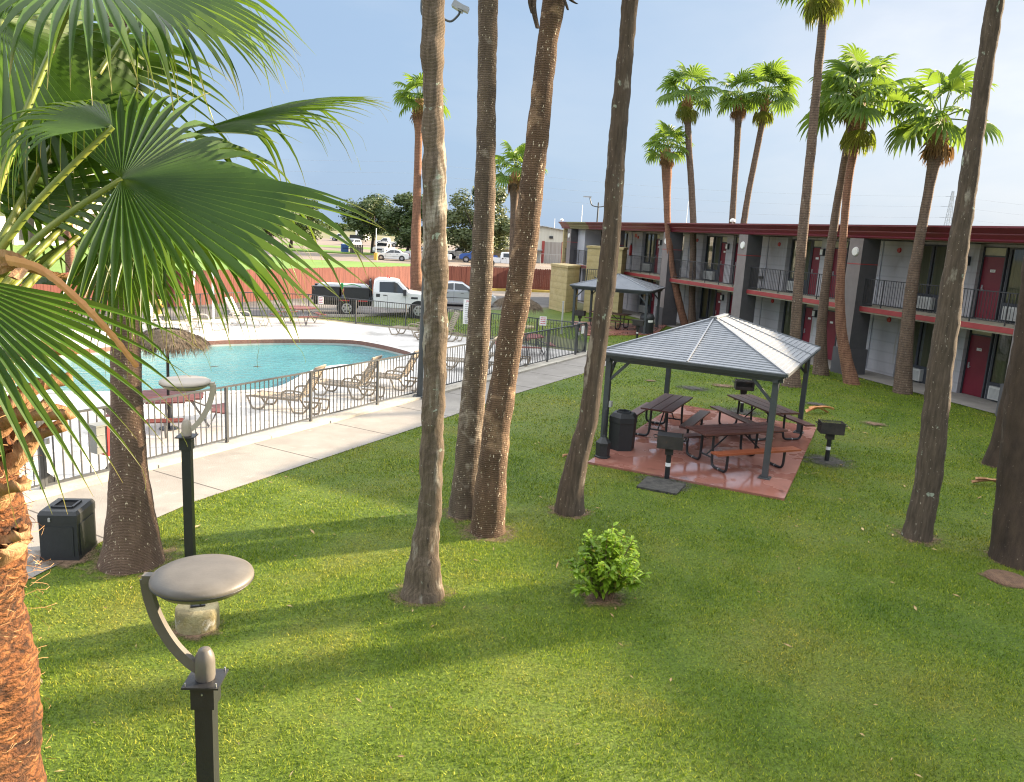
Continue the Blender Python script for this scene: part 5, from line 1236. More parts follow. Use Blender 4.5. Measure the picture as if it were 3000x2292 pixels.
fr = _n(nt, 'ShaderNodeFresnel'); fr.inputs[0].default_value = 1.5; mx = _n(nt, 'ShaderNodeMixShader'); nt.links.new(fr.outputs[0], mx.inputs[0]); nt.links.new(tp.outputs[0], mx.inputs[1]); nt.links.new(gl.outputs[0], mx.inputs[2]); nt.links.new(mx.outputs[0], nt.nodes['Material Output'].inputs[0])
M_digit = pmat('door_number_ink', (.08, .08, .1)); 
def door_unit(y0, y1, z0, hinge, num=None):
    yc = (y0 + y1) / 2; wd = y1 - y0; mb = MB()
    mb.box((.085, yc, z0 + 1.02), (.05, wd - .10, 2.02)); dr = mb.build('door', M_door, bld_)
    mb = MB()
    for yy in (y0 + .025, y1 - .025): mb.box((.07, yy, z0 + 1.18), (.10, .05, 2.36))
    mb.box((.07, yc, z0 + 2.055), (.09, wd - .1, .05)); mb.box((.07, yc, z0 + 2.345), (.09, wd - .1, .03)); mb.build('door_frame', M_frame, dr)
    mb = MB(); mb.box((.08, yc, z0 + 2.205), (.04, wd - .1, .25)); mb.build('transom', M_trans, dr)
    hy = y0 + .14 if hinge > 0 else y1 - .14
    mb = MB(); mb.box((.052, hy, z0 + 1.0), (.02, .06, .20)); mb.tube([(.03, hy, z0 + .97), (.02, hy + .10 * hinge, z0 + .96)], .014, 6); mb.build('handle', M_steel, dr)
    mb = MB(); mb.box((.055, yc, z0 + 1.58), (.010, .19, .09)); pl = mb.build('number_plate', M_white, dr)
    if num:
        M_ = Matrix.Translation((.0485, yc, z0 + 1.58)) @ Matrix(((0, 0, -1, 0), (-1, 0, 0, 0), (0, 1, 0, 0), (0, 0, 0, 1)))
        text_mesh('number', num, .085, M_digit, dr, M_)
bells = MB()
for k in range(-2, 5):
    c = .3 + PER * k
    for z0, fl in ((.03, 1), (ZF, 2)):
        tall = 2.45 if fl == 1 else 2.48
        door_unit(c + .33, c + 1.07, z0, -1, None)
        door_unit(c - 1.20, c - .30, z0, -1, {(0, 1): '134', (0, 2): '234'}.get((k, fl)))
        window_unit(c + 1.12, c + 2.56, z0); window_unit(c - 2.75, c - 1.28, z0)
        mb = MB(); mb.box((.0, c, z0 + tall / 2 - .03), (.24, .58, tall - .06)); mb.build('wall_pier', M_wall, bld_); mb = MB(); mb.box((.0, c + 3.70, z0 + tall / 2 - .03), (.24, 2.1, tall - .06)); mb.build('wall_pier', M_wall, bld_)
        mb = MB(); mb.box((-.17, c + .12, z0 + 1.86), (.10, .22, .30)); lt = mb.build('wall_light', M_frame, bld_); mb = MB(); mb.box((-.225, c + .12, z0 + 1.86), (.03, .15, .22)); mb.build('diffuser', pmat('opal_lamp', (.8, .8, .77), rough=.4), lt)
        if k in (0, 1, 2, 3): mb = MB(); mb.tube([(-.12, c + 3.25, z0 + 2.10), (-.16, c + 3.25, z0 + 2.10)], [.10, .085], 16); mb.build('fire_bell', M_red, bld_)
mb = MB(); mb.box((-.12, 34.93, 2.6), (3.3, .16, 5.05)); mb.build('end_wall', pmat('yellow_block', [(.3, (.46, .36, .17)), (.7, (.56, .46, .25))], scale=3, rough=.95, bump=1.2, bscale=9, wave=('Z', .8, .3, .86, .12)), bld_)
mb = MB(); mb.box((-.75, 33.2, 2.6), (1.2, 3.0, 5.0)); mb.build('stair_wall', M_wall2, bld_)
for k in range(-1, 5):
    y = 3.44 + PER * k + .95; mb = MB(); mb.tube([(-.14, y, .1), (-.14, y, 2.38)], .022, 6); mb.build('conduit', M_wall2, bld_); mb = MB(); mb.tube([(-.14, y, 2.66), (-.14, y, 5.08)], .022, 6); mb.box((-.15, y, 3.6), (.06, .12, .16)); mb.build('conduit', M_wall2, bld_)
# roof cameras
for y in (12.1, 34.9): 
    p = bw(-2.0, y, 5.59); t = thing('security_camera', ['white dome camera on the maroon roof edge behind the very tall palm', 'white dome camera at the far tip of the maroon roof edge'][y > 20], 'camera', p)
    mb = MB(); mb.cyl((0, 0, 0), .035, .07, 10); mb.build('mount', M_white, t); mb = MB(); mb.lathe([(.12, .07), (.13, .12), (.10, .19), (.05, .22), (0, .225)], 16); mb.build('dome', M_white, t)
# extinguisher
p = bw(-.16, 26.6, ZF + 1.25); t = thing('fire_extinguisher', 'red fire extinguisher on the upper walkway wall, with small red sign above', 'extinguisher', p, BROT)
mb = MB(); mb.lathe([(0, -.36), (.10, -.35), (.11, -.2), (.11, .2), (.07, .32), (.03, .36)], 14); mb.build('cylinder', M_red, t); mb = MB(); mb.box((0, 0, .4), (.06, .12, .08)); mb.tube([(0, .06, .38), (-.02, .16, .2), (-.02, .15, -.1)], .018, 6); mb.build('nozzle', M_black, t); mb = MB(); mb.box((.03, -.5, .95), (.02, .3, .22)); mb.build('sign_plate', M_red, t)
# yellow block stair towers
M_yb = MATS['yellow_block']
def tower(label, pts, h, mark=None):
    c = ctr([(p[0], p[1]) for p in pts]); c.z = 0; t = thing('stair_tower', label, 'stair tower', c, 0, 'yellow block stair towers')
    mb = MB(); mb.prism([(p[0] - c.x, p[1] - c.y) for p in pts], 0, h); mb.build('wall', M_yb, t)
    q = [(p[0] - c.x, p[1] - c.y) for p in pts]; mb = MB(); mb.prism([(x * 1.06, y * 1.06) for x, y in q], h, h + .14); mb.build('cap', M_yb, t); return t, c
t, c = tower('lower yellow block tower with a faded oval plate, left of the far gazebo', [(2.05, 50.2), (2.95, 48.0), (3.85, 50.1), (2.95, 52.0)], 2.7)
mb = MB(); q = (Vector((2.05, 50.2)) + Vector((2.95, 48.0))) / 2 - Vector((c.x, c.y)); nrm = Vector((-2.2, -.9)).normalized(); mb.box((q.x + nrm.x * .01 + .1, q.y + nrm.y * .01, 1.6), (.02, .30, .55), math.atan2(-2.2, .9) + PI / 2); mb.build('oval_plate', pmat('pale_plate', (.5, .45, .38)), t)
tower('taller yellow block tower standing behind the far gazebo roof', [(4.15, 48.9), (6.2, 48.2), (6.7, 49.8), (4.65, 50.5)], 3.95)
t = thing('stair_railing', 'dark stair railing with pickets between the two yellow towers', 'railing', (0, 0, 0)); fence_run(t, (3.9, 50.2), (4.25, 49.1), 1.4, .11, 3, M_rail, 1.4); fence_run(t, (4.2, 48.6), (5.9, 48.0), 1.0, .13, 3, M_rail, 1.7)
mb = MB(); mb.tube([(4.6, 48.3, 2.25), (5.2, 48.1, 1.95), (5.8, 47.9, 1.75)], .03, 8); mb.build('handrail', M_rail, t)
# ------------------------------------------------------------------ red board fence
M_board = pmat('red_fence_boards', [(.25, (.095, .024, .017)), (.55, (.15, .042, .030)), (.8, (.205, .068, .046))], scale=2.2, stretch=(3, 3, .35), rough=.8, bump=.3, bscale=8, patch=[((.13, .03, .02), .5, .55, .15)])
def board_fence(label, pts, h):
    t = thing('board_fence', label, 'fence', (0, 0, 0), 0, 'red board fences of the parking lot'); mb = MB(); rl = MB(); rq = random.Random(2)
    for a, b2 in zip(pts, pts[1:]):
        a = Vector((*a, 0)); b2 = Vector((*b2, 0)); L = (b2 - a).length; d = (b2 - a).normalized(); n = int(L / .145); ang = math.atan2(d.y, d.x)
        for i in range(n):
            q = a + d * (i + .5) * L / n; hh = h + rq.uniform(-.015, .02); w = L / n * .95; o = Vector((-d.y, d.x, 0)) * rq.uniform(-.005, .005)
            M_ = Matrix.Rotation(ang, 3, 'Z'); vs = [M_ @ Vector(p) + q + o for p in ((-w / 2, -.011, 0), (w / 2, -.011, 0), (w / 2, -.011, hh - .05), (w / 4, -.011, hh), (-w / 4, -.011, hh), (-w / 2, -.011, hh - .05), (-w / 2, .011, 0), (w / 2, .011, 0), (w / 2, .011, hh - .05), (w / 4, .011, hh), (-w / 4, .011, hh), (-w / 2, .011, hh - .05))]
            mb.add(vs, [(0, 1, 2, 3, 4, 5), (11, 10, 9, 8, 7, 6)] + [(i2, (i2 + 1) % 6 + 0, (i2 + 1) % 6 + 6, i2 + 6) for i2 in range(6)])
        for zz in (.35, 1.4): s = Vector((-d.y, d.x, 0)) * .04; rl.bar(a + s + Vector((0, 0, zz)), b2 + s + Vector((0, 0, zz)), .05, .09)
    mb.build('board_panel', M_board, t); rl.build('rail', M_board, t)
board_fence('long sunlit orange-red board fence on the left side of the parking strip', [(-34, 11), (-19.9, 35.5), (-6.3, 60.8)], 1.83)
board_fence('shaded dark red board fence behind the silver car and yellow kerb', [(-6.2, 60.95), (-.66, 64.2), (3.6, 65.0)], 1.83)
# ------------------------------------------------------------------ vehicles
def paint(name, c, metal=0): return pmat('paint_' + name, [(.4, tuple(x * .97 for x in c)), (.6, c)], scale=2, rough=.28, coat=.6, metal=metal)
P_white = paint('white', (.76, .77, .78)); P_silver = paint('silver', (.55, .57, .60), .35); P_blue = paint('blue', (.02, .09, .34)); P_dark = paint('charcoal', (.05, .055, .06)); P_pale = paint('pale', (.62, .63, .64))
M_lamp = pmat('headlight_lens', (.7, .72, .74), rough=.08); M_tail = pmat('tail_light', (.4, .02, .02), rough=.2); M_chrome = pmat('dark_trim', (.04, .04, .045), rough=.4)
def extrude_profile(mb, prof, W, belt, roofz, tum=.16, mi=0):
    """side outline swept across the width, leaning in above the belt line, with softened edges"""
    def hw(z): return W / 2 * (1 - (tum * max(0, (z - belt)) / max(.01, roofz - belt)))
    n = len(prof); cx = sum(p[0] for p in prof) / n; cz = sum(p[1] for p in prof) / n
    rings = []
    for q, ins in ((-1, .07), (-.965, .022), (-.90, 0), (.90, 0), (.965, .022), (1, .07)):
        r = []
        for x, z in prof:
            dx, dz = cx - x, cz - z; L = math.hypot(dx, dz); r.append((x + dx / L * ins, q * hw(z), z + dz / L * ins))
        rings.append(r)
    vs = [p for r in rings for p in r]; fs = []
    for i in range(len(rings) - 1):
        for k in range(n): fs.append((i * n + k, i * n + (k + 1) % n, (i + 1) * n + (k + 1) % n, (i + 1) * n + k))
    mb.add(vs, fs, mi, True)
    for r, rev in ((rings[0], False), (rings[-1], True)):
        tri = tessellate_polygon([[Vector((p[0], p[2], 0)) for p in r]]); mb.add(r, [tuple(t) if not rev else tuple(reversed(t)) for t in tri], mi)
    return hw
def wheel(t, x, y, r, w=.21):
    s = 1 if y > 0 else -1; mb = MB(); mb.tube([(x, y - s * w, r), (x, y - s * .02, r), (x, y, r)], [r, r, r * .93], 22); o = mb.build('wheel', M_tyre, t)
    mb = MB(); mb.tube([(x, y - .005 * s, r), (x, y + .012 * s, r)], [r * .66, r * .62], 18)
    mb.build('rim', M_rim, o)
    mb = MB()
    for k in range(6): a = k * PI / 3; mb.box((x + r * .4 * math.cos(a), y + .014 * s, r + r * .4 * math.sin(a)), (r * .2, .006, r * .2))
    mb.build('rim_hole', M_chrome, o)
def glass(t, W, polys, hw, name='window'):
    for pl in polys:
        for s in (-1, 1):
            mb = MB(); vs = [(x, s * (hw(z) + .006), z) for x, z in pl]; mb.add(vs, [tuple(range(len(vs))) if s < 0 else tuple(reversed(range(len(vs))))]); mb.build(name, M_cglass, t)
def sedan(label, loc, rz, pm, group=None, L=4.7, suv=False):
    t = thing('parked_car', label, 'car', loc, rz, group); W = 1.82; mb = MB()
    if not suv:
        prof = [(-2.3, .30), (-2.34, .62), (-2.28, .92), (-1.75, 1.02), (-1.05, 1.42), (-.4, 1.48), (.25, 1.44), (1.05, 1.0), (1.75, .90), (2.2, .72), (2.33, .52), (2.30, .26), (1.85, .22), (-1.8, .22)]
        wins = [[(-1.25, 1.04), (-.92, 1.36), (-.35, 1.42), (-.35, 1.02)], [(-.29, 1.02), (-.29, 1.42), (.2, 1.38), (.78, 1.0)]]
    else:
        prof = [(-2.3, .35), (-2.34, .8), (-2.25, 1.2), (-2.0, 1.72), (-.5, 1.80), (.35, 1.76), (1.0, 1.18), (1.9, 1.08), (2.25, .9), (2.34, .6), (2.3, .32), (1.85, .3), (-1.8, .3)]
        wins = [[(-1.95, 1.2), (-1.8, 1.64), (-1.0, 1.70), (-1.0, 1.18)], [(-.94, 1.18), (-.94, 1.70), (-.2, 1.72), (-.2, 1.17)], [(-.14, 1.17), (-.14, 1.71), (.3, 1.68), (.78, 1.15)]]
    hw = extrude_profile(mb, prof, W, .98, 1.48); mb.build('body', pm, t)
    glass(t, W, wins, hw)
    def wind(p, q, nm):
        mb = MB(); d = Vector((q[0] - p[0], 0, q[1] - p[1])).normalized(); nn = Vector((d.z, 0, -d.x)) * (1 if p[0] > q[0] else -1)
        if nn.z < 0: nn = -nn
        o = nn * .012
        mb.add([(p[0] + o.x, -hw(p[1]) * .86, p[1] + o.z), (p[0] + o.x, hw(p[1]) * .86, p[1] + o.z), (q[0] + o.x, hw(q[1]) * .88, q[1] + o.z), (q[0] + o.x, -hw(q[1]) * .88, q[1] + o.z)], [(0, 1, 2, 3)]); mb.build(nm, M_cglass, t)
    if not suv: wind((.98, 1.05), (.32, 1.41), 'windscreen'); wind((-1.65, 1.07), (-1.12, 1.38), 'rear_window')
    else: wind((.95, 1.24), (.40, 1.72), 'windscreen')
    for x in (-1.38, 1.42):
        for s in (-1, 1):
            mb = MB(); mb.tube([(x, s * .89, .33), (x, s * .917, .33)], .40, 20); mb.build('wheel_arch', M_chrome, t); wheel(t, x, s * .925, .32)
    for s in (-1, 1):
        mb = MB(); mb.box((2.17, s * .62, .66), (.24, .36, .12), taper=.8); mb.build('headlight', M_lamp, t); mb = MB(); mb.box((-2.30, s * .66, .82), (.08, .32, .16)); mb.build('tail_light', M_tail, t)
        mb = MB(); mb.box((.62, s * .98, 1.02), (.14, .16, .11)); mb.build('mirror', M_chrome, t)
        mb = MB()
        for xx in (-.32, .82): mb.box((xx, s * .914, .66), (.012, .004, .60))
        for xx in (-.75, .18): mb.box((xx, s * .918, .84), (.18, .014, .03))
        mb.box((-.2, s * .914, .55), (3.0, .006, .03)); mb.build('door_seam', M_chrome, t)
    mb = MB(); mb.box((2.31, 0, .42), (.06, 1.2, .18)); mb.box((2.30, 0, .60), (.05, .7, .08)); mb.build('grille', M_chrome, t)
    return t
def pickup(label, loc, rz, pm, group=None, flat=False):
    t = thing('pickup_truck', label, 'truck', loc, rz, group); W = 1.98; mb = MB(); hood = 1.26
    prof = [(-.62, .50), (-.62, 1.28), (-.55, 1.86), (-.35, 1.95), (.45, 1.95), (.72, 1.88), (1.28, 1.34), (2.35, 1.22), (2.62, 1.08), (2.72, .85), (2.72, .50), (2.35, .45)]
    hw = extrude_profile(mb, prof, W, 1.28, 1.95, .13); mb.build('cab', pm, t)
    glass(t, W, [[(-.28, 1.30), (-.28, 1.80), (.48, 1.82), (.62, 1.76), (1.02, 1.34), (.95, 1.28)]], hw)
    mb = MB(); mb.add([(1.24, -.80, 1.40), (1.24, .80, 1.40), (.76, .74, 1.87), (.76, -.74, 1.87)], [(0, 1, 2, 3)]); mb.build('windscreen', M_cglass, t)
    if not flat:
        mb = MB(); mb.box((-1.72, 0, .62), (2.18, 1.86, .30))
        for s in (-1, 1): mb.box((-1.72, s * .93, .88), (2.18, .10, .56))
        mb.box((-2.78, 0, .88), (.08, 1.80, .56)); mb.build('bed', pm, t)
    else:
        mb = MB(); mb.box((-2.15, 0, .84), (3.0, 2.12, .12)); mb.box((-2.15, 0, .62), (2.9, .9, .26)); mb.build('flatbed', M_black, t)
        for x, w in ((-1.42, 1.25), (-2.95, 1.35)):
            for s in (-1, 1): mb = MB(); mb.box((x, s * .80, 1.17), (w, .50, .52)); mb.box((x, s * .80, 1.44), (w + .03, .53, .04)); mb.build('tool_box', M_blackp, t)
        mb = MB(); mb.box((-2.15, 0, 1.50), (2.6, 1.2, .12), taper=.9); mb.build('cover_sheet', pmat('grey_tarp', (.42, .44, .46), rough=.6, bump=.4), t)
        mb = MB()
        for s in (-1, 1): mb.bar((-.70, s * .9, .9), (-.78, s * .9, 1.85), .07)
        mb.bar((-.78, -.9, 1.78), (-.78, .9, 1.78), .06); mb.bar((-.76, -.9, 1.4), (-.76, .9, 1.4), .05); mb.build('headache_rack', M_black, t)
        mb = MB(); mb.box((-2.15, -.85, 1.5), (.12, .3, .30)); mb.tube([(-2.1, -1.0, 1.55), (-1.6, -.6, 1.6), (-1.2, -.9, 1.5)], .025, 6); mb.build('green_strap', pmat('green_strap', (.03, .25, .08)), t)
        mb = MB(); mb.box((.2, 0, 1.98), (.06, .06, .08)); mb.tube([(.1, .3, 1.95), (.1, .3, 2.08)], .02, 6); mb.build('roof_beacon', M_red, t)
        for s in (-1, 1):
            
            for xx in (-1.1, -2.0): mb = MB(); mb.box((xx, s * 1.075, .80), (.5, .03, .06)); mb.build('marker_strip', M_tail, t)
    for x in (-1.9, 1.72):
        for s in (-1, 1):
            mb = MB(); mb.tube([(x, s * .955, .42), (x, s * .995, .42)], .50, 22); mb.build('wheel_arch', M_chrome if not flat else M_black, t); wheel(t, x, s * 1.005, .40, .26)
    for s in (-1, 1):
        mb = MB(); mb.box((2.64, s * .74, .98), (.14, .30, .24)); mb.build('headlight', M_lamp, t)
        mb = MB(); mb.box((1.0, s * 1.12, 1.32), (.16, .20, .30)); mb.bar((1.0, s * .95, 1.28), (1.0, s * 1.1, 1.28), .04); mb.build('mirror', M_chrome, t)
        mb = MB(); mb.box((-.35, s * .985, 1.12), (.20, .02, .16)); mb.box((1.5, s * .996, 1.05), (.35, .012, .10)); mb.box((.12, s * .99, .8), (.012, .008, .7)); mb.box((1.04, s * .99, .86), (.012, .008, .8)); mb.box((-.0, s * .996, 1.14), (.18, .02, .04)); mb.build('door_trim', M_chrome, t)
    mb = MB(); mb.box((2.70, 0, .90), (.08, 1.1, .26)); mb.build('grille', M_chrome, t); mb = MB(); mb.box((2.74, 0, .58), (.16, 1.9, .20)); mb.build('bumper', M_steel, t)
    return t
pickup('white flatbed truck with black side boxes parked at the lit red fence', (at(1127, 925).x, at(1127, 925).y, .012), rad(9), P_white, None, True)
sedan('silver car parked on the dark tarmac behind the flecked and weathered trunks', (-3.65, 48.85, .012), rad(8), P_silver)
G = 'vehicles in the lot beyond the red fence'
sedan('white sedan nearest the yellow bollard in the lot beyond the fence', (-17.4, 109.0, .006), rad(185), P_white, G)
pk = pickup('white pickup parked by the tan shed, near the cream warehouse', (-1.9, 107.0, .006), rad(4), P_white, G)
dup(pk, 'white pickup half hidden by the tall thin palm beside the white sedan', (-12.2, 109.5, .006), rad(178), G)
dup(pk, 'white pickup with open bed in the second row behind the oak trunk', (-29.5, 177, .006), rad(176), G)
dup(pk, 'white pickup in front of a dark trailer, leftmost of the far lot', (-46.5, 208, .006), rad(178), G)
dup(pk, 'white pickup facing the camera beside the bollard pole', (-21.6, 127, .006), rad(262), G)
dup(pk, 'white pickup behind the blue truck, seen right of the weathered trunk', (-9.0, 127, .006), rad(176), G)
pickup('blue pickup behind the flecked trunk in the lot beyond the fence', (-6.0, 116, .006), rad(184), P_blue, G)
sedan('dark car left of the oak trunk in the far lot', (-36.6, 176, .006), rad(250), P_dark, G)
sv = sedan('pale wagon directly behind the white sedan in the lot', (-14.9, 119, .006), rad(178), P_pale, G, suv=True)
dup(sv, 'pale wagon farther back beside the oak trunk in the lot', (-31.5, 150, .006), rad(255), G)
def trailer(label, loc, rz, mt, L, hh):
    t = thing('box_trailer', label, 'trailer', loc, rz); mb = MB(); mb.box((0, 0, .55 + hh / 2), (L, 2.2, hh)); mb.box((0, 0, .58 + hh), (L - .2, 2.0, .06)); mb.build('body', mt, t)
    for s in (-1, 1): wheel(t, 0, s * 1.05, .36)
    mb = MB(); mb.bar((L / 2, 0, .5), (L / 2 + 1.2, 0, .5), .1); mb.build('hitch', M_black, t)
trailer('white box trailer beyond the oak left of its trunk', (-42.0, 213, .006), rad(80), P_white, 4.5, 2.4); trailer('dark low trailer behind the leftmost white pickup in the far lot', (-41.9, 206, .006), rad(178), M_blackp, 3.6, 1.2)
# ------------------------------------------------------------------ background
t = thing('warehouse', 'cream metal warehouse with red framed shutter behind the yellow towers', 'building', (atd(1619, 745, 130).x - 4.2, 130, 0), rad(-3))
M_cream = pmat('cream_siding', [(.3, (.56, .54, .46)), (.7, (.66, .64, .56))], scale=.5, stretch=(6, 1, .2), rough=.7)
mb = MB(); W2, D2 = 9.2, 30; hE, hP = 4.9, 5.75
mb.add([(-W2, 0, 0), (W2, 0, 0), (W2, 0, hE), (2.4, 0, hP), (-W2, 0, hE), (-W2, D2, 0), (W2, D2, 0), (W2, D2, hE), (2.4, D2, hP), (-W2, D2, hE)], [(0, 1, 2, 3, 4), (9, 8, 7, 6, 5), (1, 6, 7, 2), (5, 0, 4, 9)]); mb.build('wall', M_cream, t)
mb = MB()
for a, b2 in (((-W2 - .3, hE - .02), (2.4, hP + .06)), ((2.4, hP + .06), (W2 + .3, hE - .02))):
    mb.add([(a[0], -.4, a[1]), (b2[0], -.4, b2[1]), (b2[0], D2 + .4, b2[1]), (a[0], D2 + .4, a[1]), (a[0], -.4, a[1] + .12), (b2[0], -.4, b2[1] + .12), (b2[0], D2 + .4, b2[1] + .12), (a[0], D2 + .4, a[1] + .12)], [(0, 1, 5, 4), (4, 5, 6, 7), (2, 3, 7, 6), (1, 2, 6, 5), (3, 0, 4, 7)])
mb.build('roof', pmat('pale_metal_roof', (.55, .56, .57), rough=.4, metal=.4), t)
mb = MB(); mb.box((4.2, -.05, 1.7), (3.0, .06, 3.4)); mb.build('shutter', pmat('grey_strip_curtain', [(.3, (.25, .22, .20)), (.7, (.45, .42, .38))], scale=2, stretch=(8, 1, .1)), t)
for x in (2.6, 5.8): MB().box((x, -.08, 1.75), (.45, .12, 3.5)).build('shutter_frame', pmat('dull_red_frame', (.33, .06, .05)), t)
mb = MB(); mb.box((3.8, -.1, 4.15), (.6, .2, .4)); mb.build('wall_lamp', M_chrome, t); mb = MB(); mb.box((-7.4, -.03, 2.2), (1.2, .05, 1.5)); mb.build('window', M_glass, t)
mb = MB(); mb.tube([(-5, -.1, 1.6), (-5, -.1, 4.8)], .09, 8); mb.build('downpipe', M_chrome, t); mb = MB(); mb.box((.4, -1.0, 2.05), (4.2, 2.0, .12)); mb.build('awning', pmat('grey_awning', (.35, .37, .40)), t)
t = thing('shed', 'small tan shed beside the parked white pickup and the warehouse', 'shed', (-3.2, 126, 0), rad(-3)); mb = MB(); mb.box((0, 0, .95), (3.4, 2.2, 1.9)); mb.build('wall', pmat('tan_siding', (.45, .37, .25)), t); mb = MB(); mb.box((0, 0, 1.95), (3.6, 2.4, .10)); mb.build('roof', pmat('tan_siding_roof', (.5, .42, .3)), t); mb = MB(); mb.box((.9, -1.11, .9), (.9, .03, 1.7)); mb.build('door', pmat('tan_door', (.4, .33, .23)), t)
t = thing('wire_fence', 'grey wire fence with pale posts in front of the red framed shutter', 'fence', (0, 0, 0))
fence_run(t, (3.0, 112), (9.5, 111), 1.9, .5, 3.2, pmat('pale_fence_wire', (.5, .5, .48), rough=.5), 0)
t = thing('bollard', 'fat yellow bollard holding a thin white pole beside the white sedan', 'bollard', (-19.2, 106.6, 0)); mb = MB(); mb.cyl((0, 0, 0), .28, .95, 14); mb.build('base', pmat('bollard_yellow', (.65, .40, .06)), t); mb = MB(); mb.tube([(0, 0, .95), (0, 0, 4.2)], .06, 8); mb.build('pole', M_white, t)
t = thing('dumpster', 'blue dumpster on the traffic island left of the oak', 'dumpster', (-27.2, 124, .15), rad(20)); mb = MB(); mb.box((0, 0, .65), (1.0, 1.4, 1.1)); mb.box((0, 0, 1.25), (1.06, 1.46, .12), taper=.9); mb.build('body', pmat('dumpster_blue', (.02, .07, .22)), t); mb = MB(); mb.box((0, -.72, .7), (.8, .04, .08)); mb.build('rib', M_black, t)
t = thing('crate_stack', 'dark slatted bin enclosure beside the blue dumpster', 'enclosure', (-25.4, 124.3, .15), rad(10)); 
for yy in (0, 1.2):
    mb = MB(); mb.box((0, yy + .05, .65), (2, .03, .1))
    for k in range(8): mb.box((-.9 + k * .25, yy, .65), (.2, .08, 1.3))
    mb.build('slat_panel', pmat('dark_slats', (.09, .08, .07)), t)
mb = MB(); mb.box((0, .6, .05), (2, 1.2, .08)); mb.build('base', M_black, t)
# oaks
L_oak = leaf_mat('oak_leaf', (.030, .055, .014), (.075, .115, .03), (.1, .1, .05), .2, .5, False, (.12, .17, .03))
L_oak2 = leaf_mat('oak_leaf_pale', (.06, .085, .028), (.13, .155, .06), (.1, .1, .05), .2, .5, False, (.16, .2, .06))
M_oakb = pmat('oak_bark', (.06, .05, .042), rough=.95, scale=6, bump=.5)
def oak(label, loc, w, h, hb, seed, lm, n=5200, ls=.34):
    rq = random.Random(seed); t = thing('oak_tree', label, 'tree', loc, 0, 'oaks beyond the red fence'); tr = MB()
    tr.tube([(0, 0, -.1), (.05, 0, hb * .6), (.2, 0, hb * 1.05)], [w * .036, w * .028, w * .024], 10); blobs = []
    for i in range(34):
        a = rq.uniform(0, 2 * PI); q = rq.uniform(.1, 1) ** .6; z = hb + (h - hb) * rq.uniform(.10, .96); prof = math.sin(min(1, max(.08, (z - hb) / (h - hb))) * PI * .86 + .25) ** .55
        c = Vector((math.cos(a) * q * w * .46 * prof, math.sin(a) * q * w * .46 * prof, z)); blobs.append((c, rq.uniform(.09, .17) * w))
        if i < 12: tr.tube([(.2, 0, hb * .95), Vector((.2, 0, hb)).lerp(c, .5) + Vector((0, 0, .25)), c], [w * .016, w * .010, w * .003], 6)
    tr.build('trunk', M_oakb, t); mb = MB()
    for i in range(n):
        c, r = blobs[rq.randrange(len(blobs))]; d = Vector((rq.gauss(0, 1), rq.gauss(0, 1), rq.gauss(0, .8))).normalized(); p = c + d * r * rq.uniform(.55, 1.05)
        if p.z < hb * .72: continue
        nn = (d + Vector((rq.uniform(-.8, .8), rq.uniform(-.8, .8), rq.uniform(-.4, .9)))).normalized(); s = nn.cross(Vector((0, 0, 1))); s = s.normalized() if s.length > .1 else Vector((1, 0, 0)); u = s.cross(nn); L = ls * rq.uniform(.5, 1.1)
        mb.add([p - s * L * .5, p + u * L * .3, p + s * L * .5, p - u * L * .3], [(0, 1, 2, 3)])
    mb.build('crown', lm, t)
oak('dark oak with forked trunk standing on the traffic island beyond the fence', (-23.6, 128, .15), 10.5, 8.4, 2.8, 3, L_oak, 9000, .55)
oak('darkest dense oak behind the tall thin palm', (atd(1190, 700, 120).x, 120, 0), 9.5, 8.8, 1.6, 4, L_oak, 11000, .55)
oak('big pale grey-green oak between the weathered and flecked trunks', (-6.3, 122, 0), 11.5, 10.8, 1.6, 5, L_oak2, 13000, .55)
oak('oak half hidden behind the tips of the big fan fronds', (-38.5, 134, 0), 11, 9.0, 1.3, 6, L_oak, 9000, .55)
oak('oak far left of the big fronds near the white office block', (-47, 150, 0), 11, 8.4, 1.8, 7, L_oak, 8000, .55)
# office
t = thing('office_building', 'white two storey office block with a white canopy, seen through the left fronds', 'building', (-62.0, 94.0, 0), math.atan2(11.0, 5.5))
M_off = pmat('white_precast', [(.3, (.55, .53, .50)), (.7, (.64, .62, .59))], scale=.6, stretch=(5, 1, .15), rough=.8)
mb = MB(); mb.box((-7, 6, 5.1), (44, 12, 10.2)); mb.build('wall', M_off, t); mb = MB(); mb.box((-7, 6, 10.3), (44.6, 12.6, .35)); mb.build('roof', M_soff, t)
mb = MB(); mb.box((-7, -.8, 4.5), (44.4, 1.6, .75)); mb.build('canopy', M_white, t)
for i in range(9):
    x = 13 - i * 4.6; 
    for z, hh in ((2.0, 3.0), (7.2, 2.8)): mb = MB(); mb.box((x, -.03, z), (1.9, .08, hh)); w_ = mb.build('window', M_frame, t); mb = MB(); mb.box((x, -.08, z), (1.7, .02, hh - .2)); mb.build('pane', M_glass, w_)
    mb = MB(); mb.box((x + 2.3, -1.4, 2.06), (.45, .3, 4.12)); mb.build('column', M_white, t)
rq = random.Random(4); L_hedge = leaf_mat('hedge_leaf', (.05, .10, .02), (.10, .17, .04), (.1, .1, .05), .2, .6, False)
mb = MB()
for i in range(1500): p = Vector((rq.uniform(-58, -40), 0, rq.uniform(.1, 1.0))); p.y = 103 + (p.x + 58) * .18 + rq.uniform(-.5, .5); s = Vector((rq.uniform(-1, 1), rq.uniform(-1, 1), rq.uniform(-.6, .6))).normalized() * .16; u = Vector((rq.uniform(-1, 1), rq.uniform(-1, 1), rq.uniform(.2, 1))).normalized() * .14; mb.add([p - s, p + u, p + s, p - u], [(0, 1, 2, 3)])
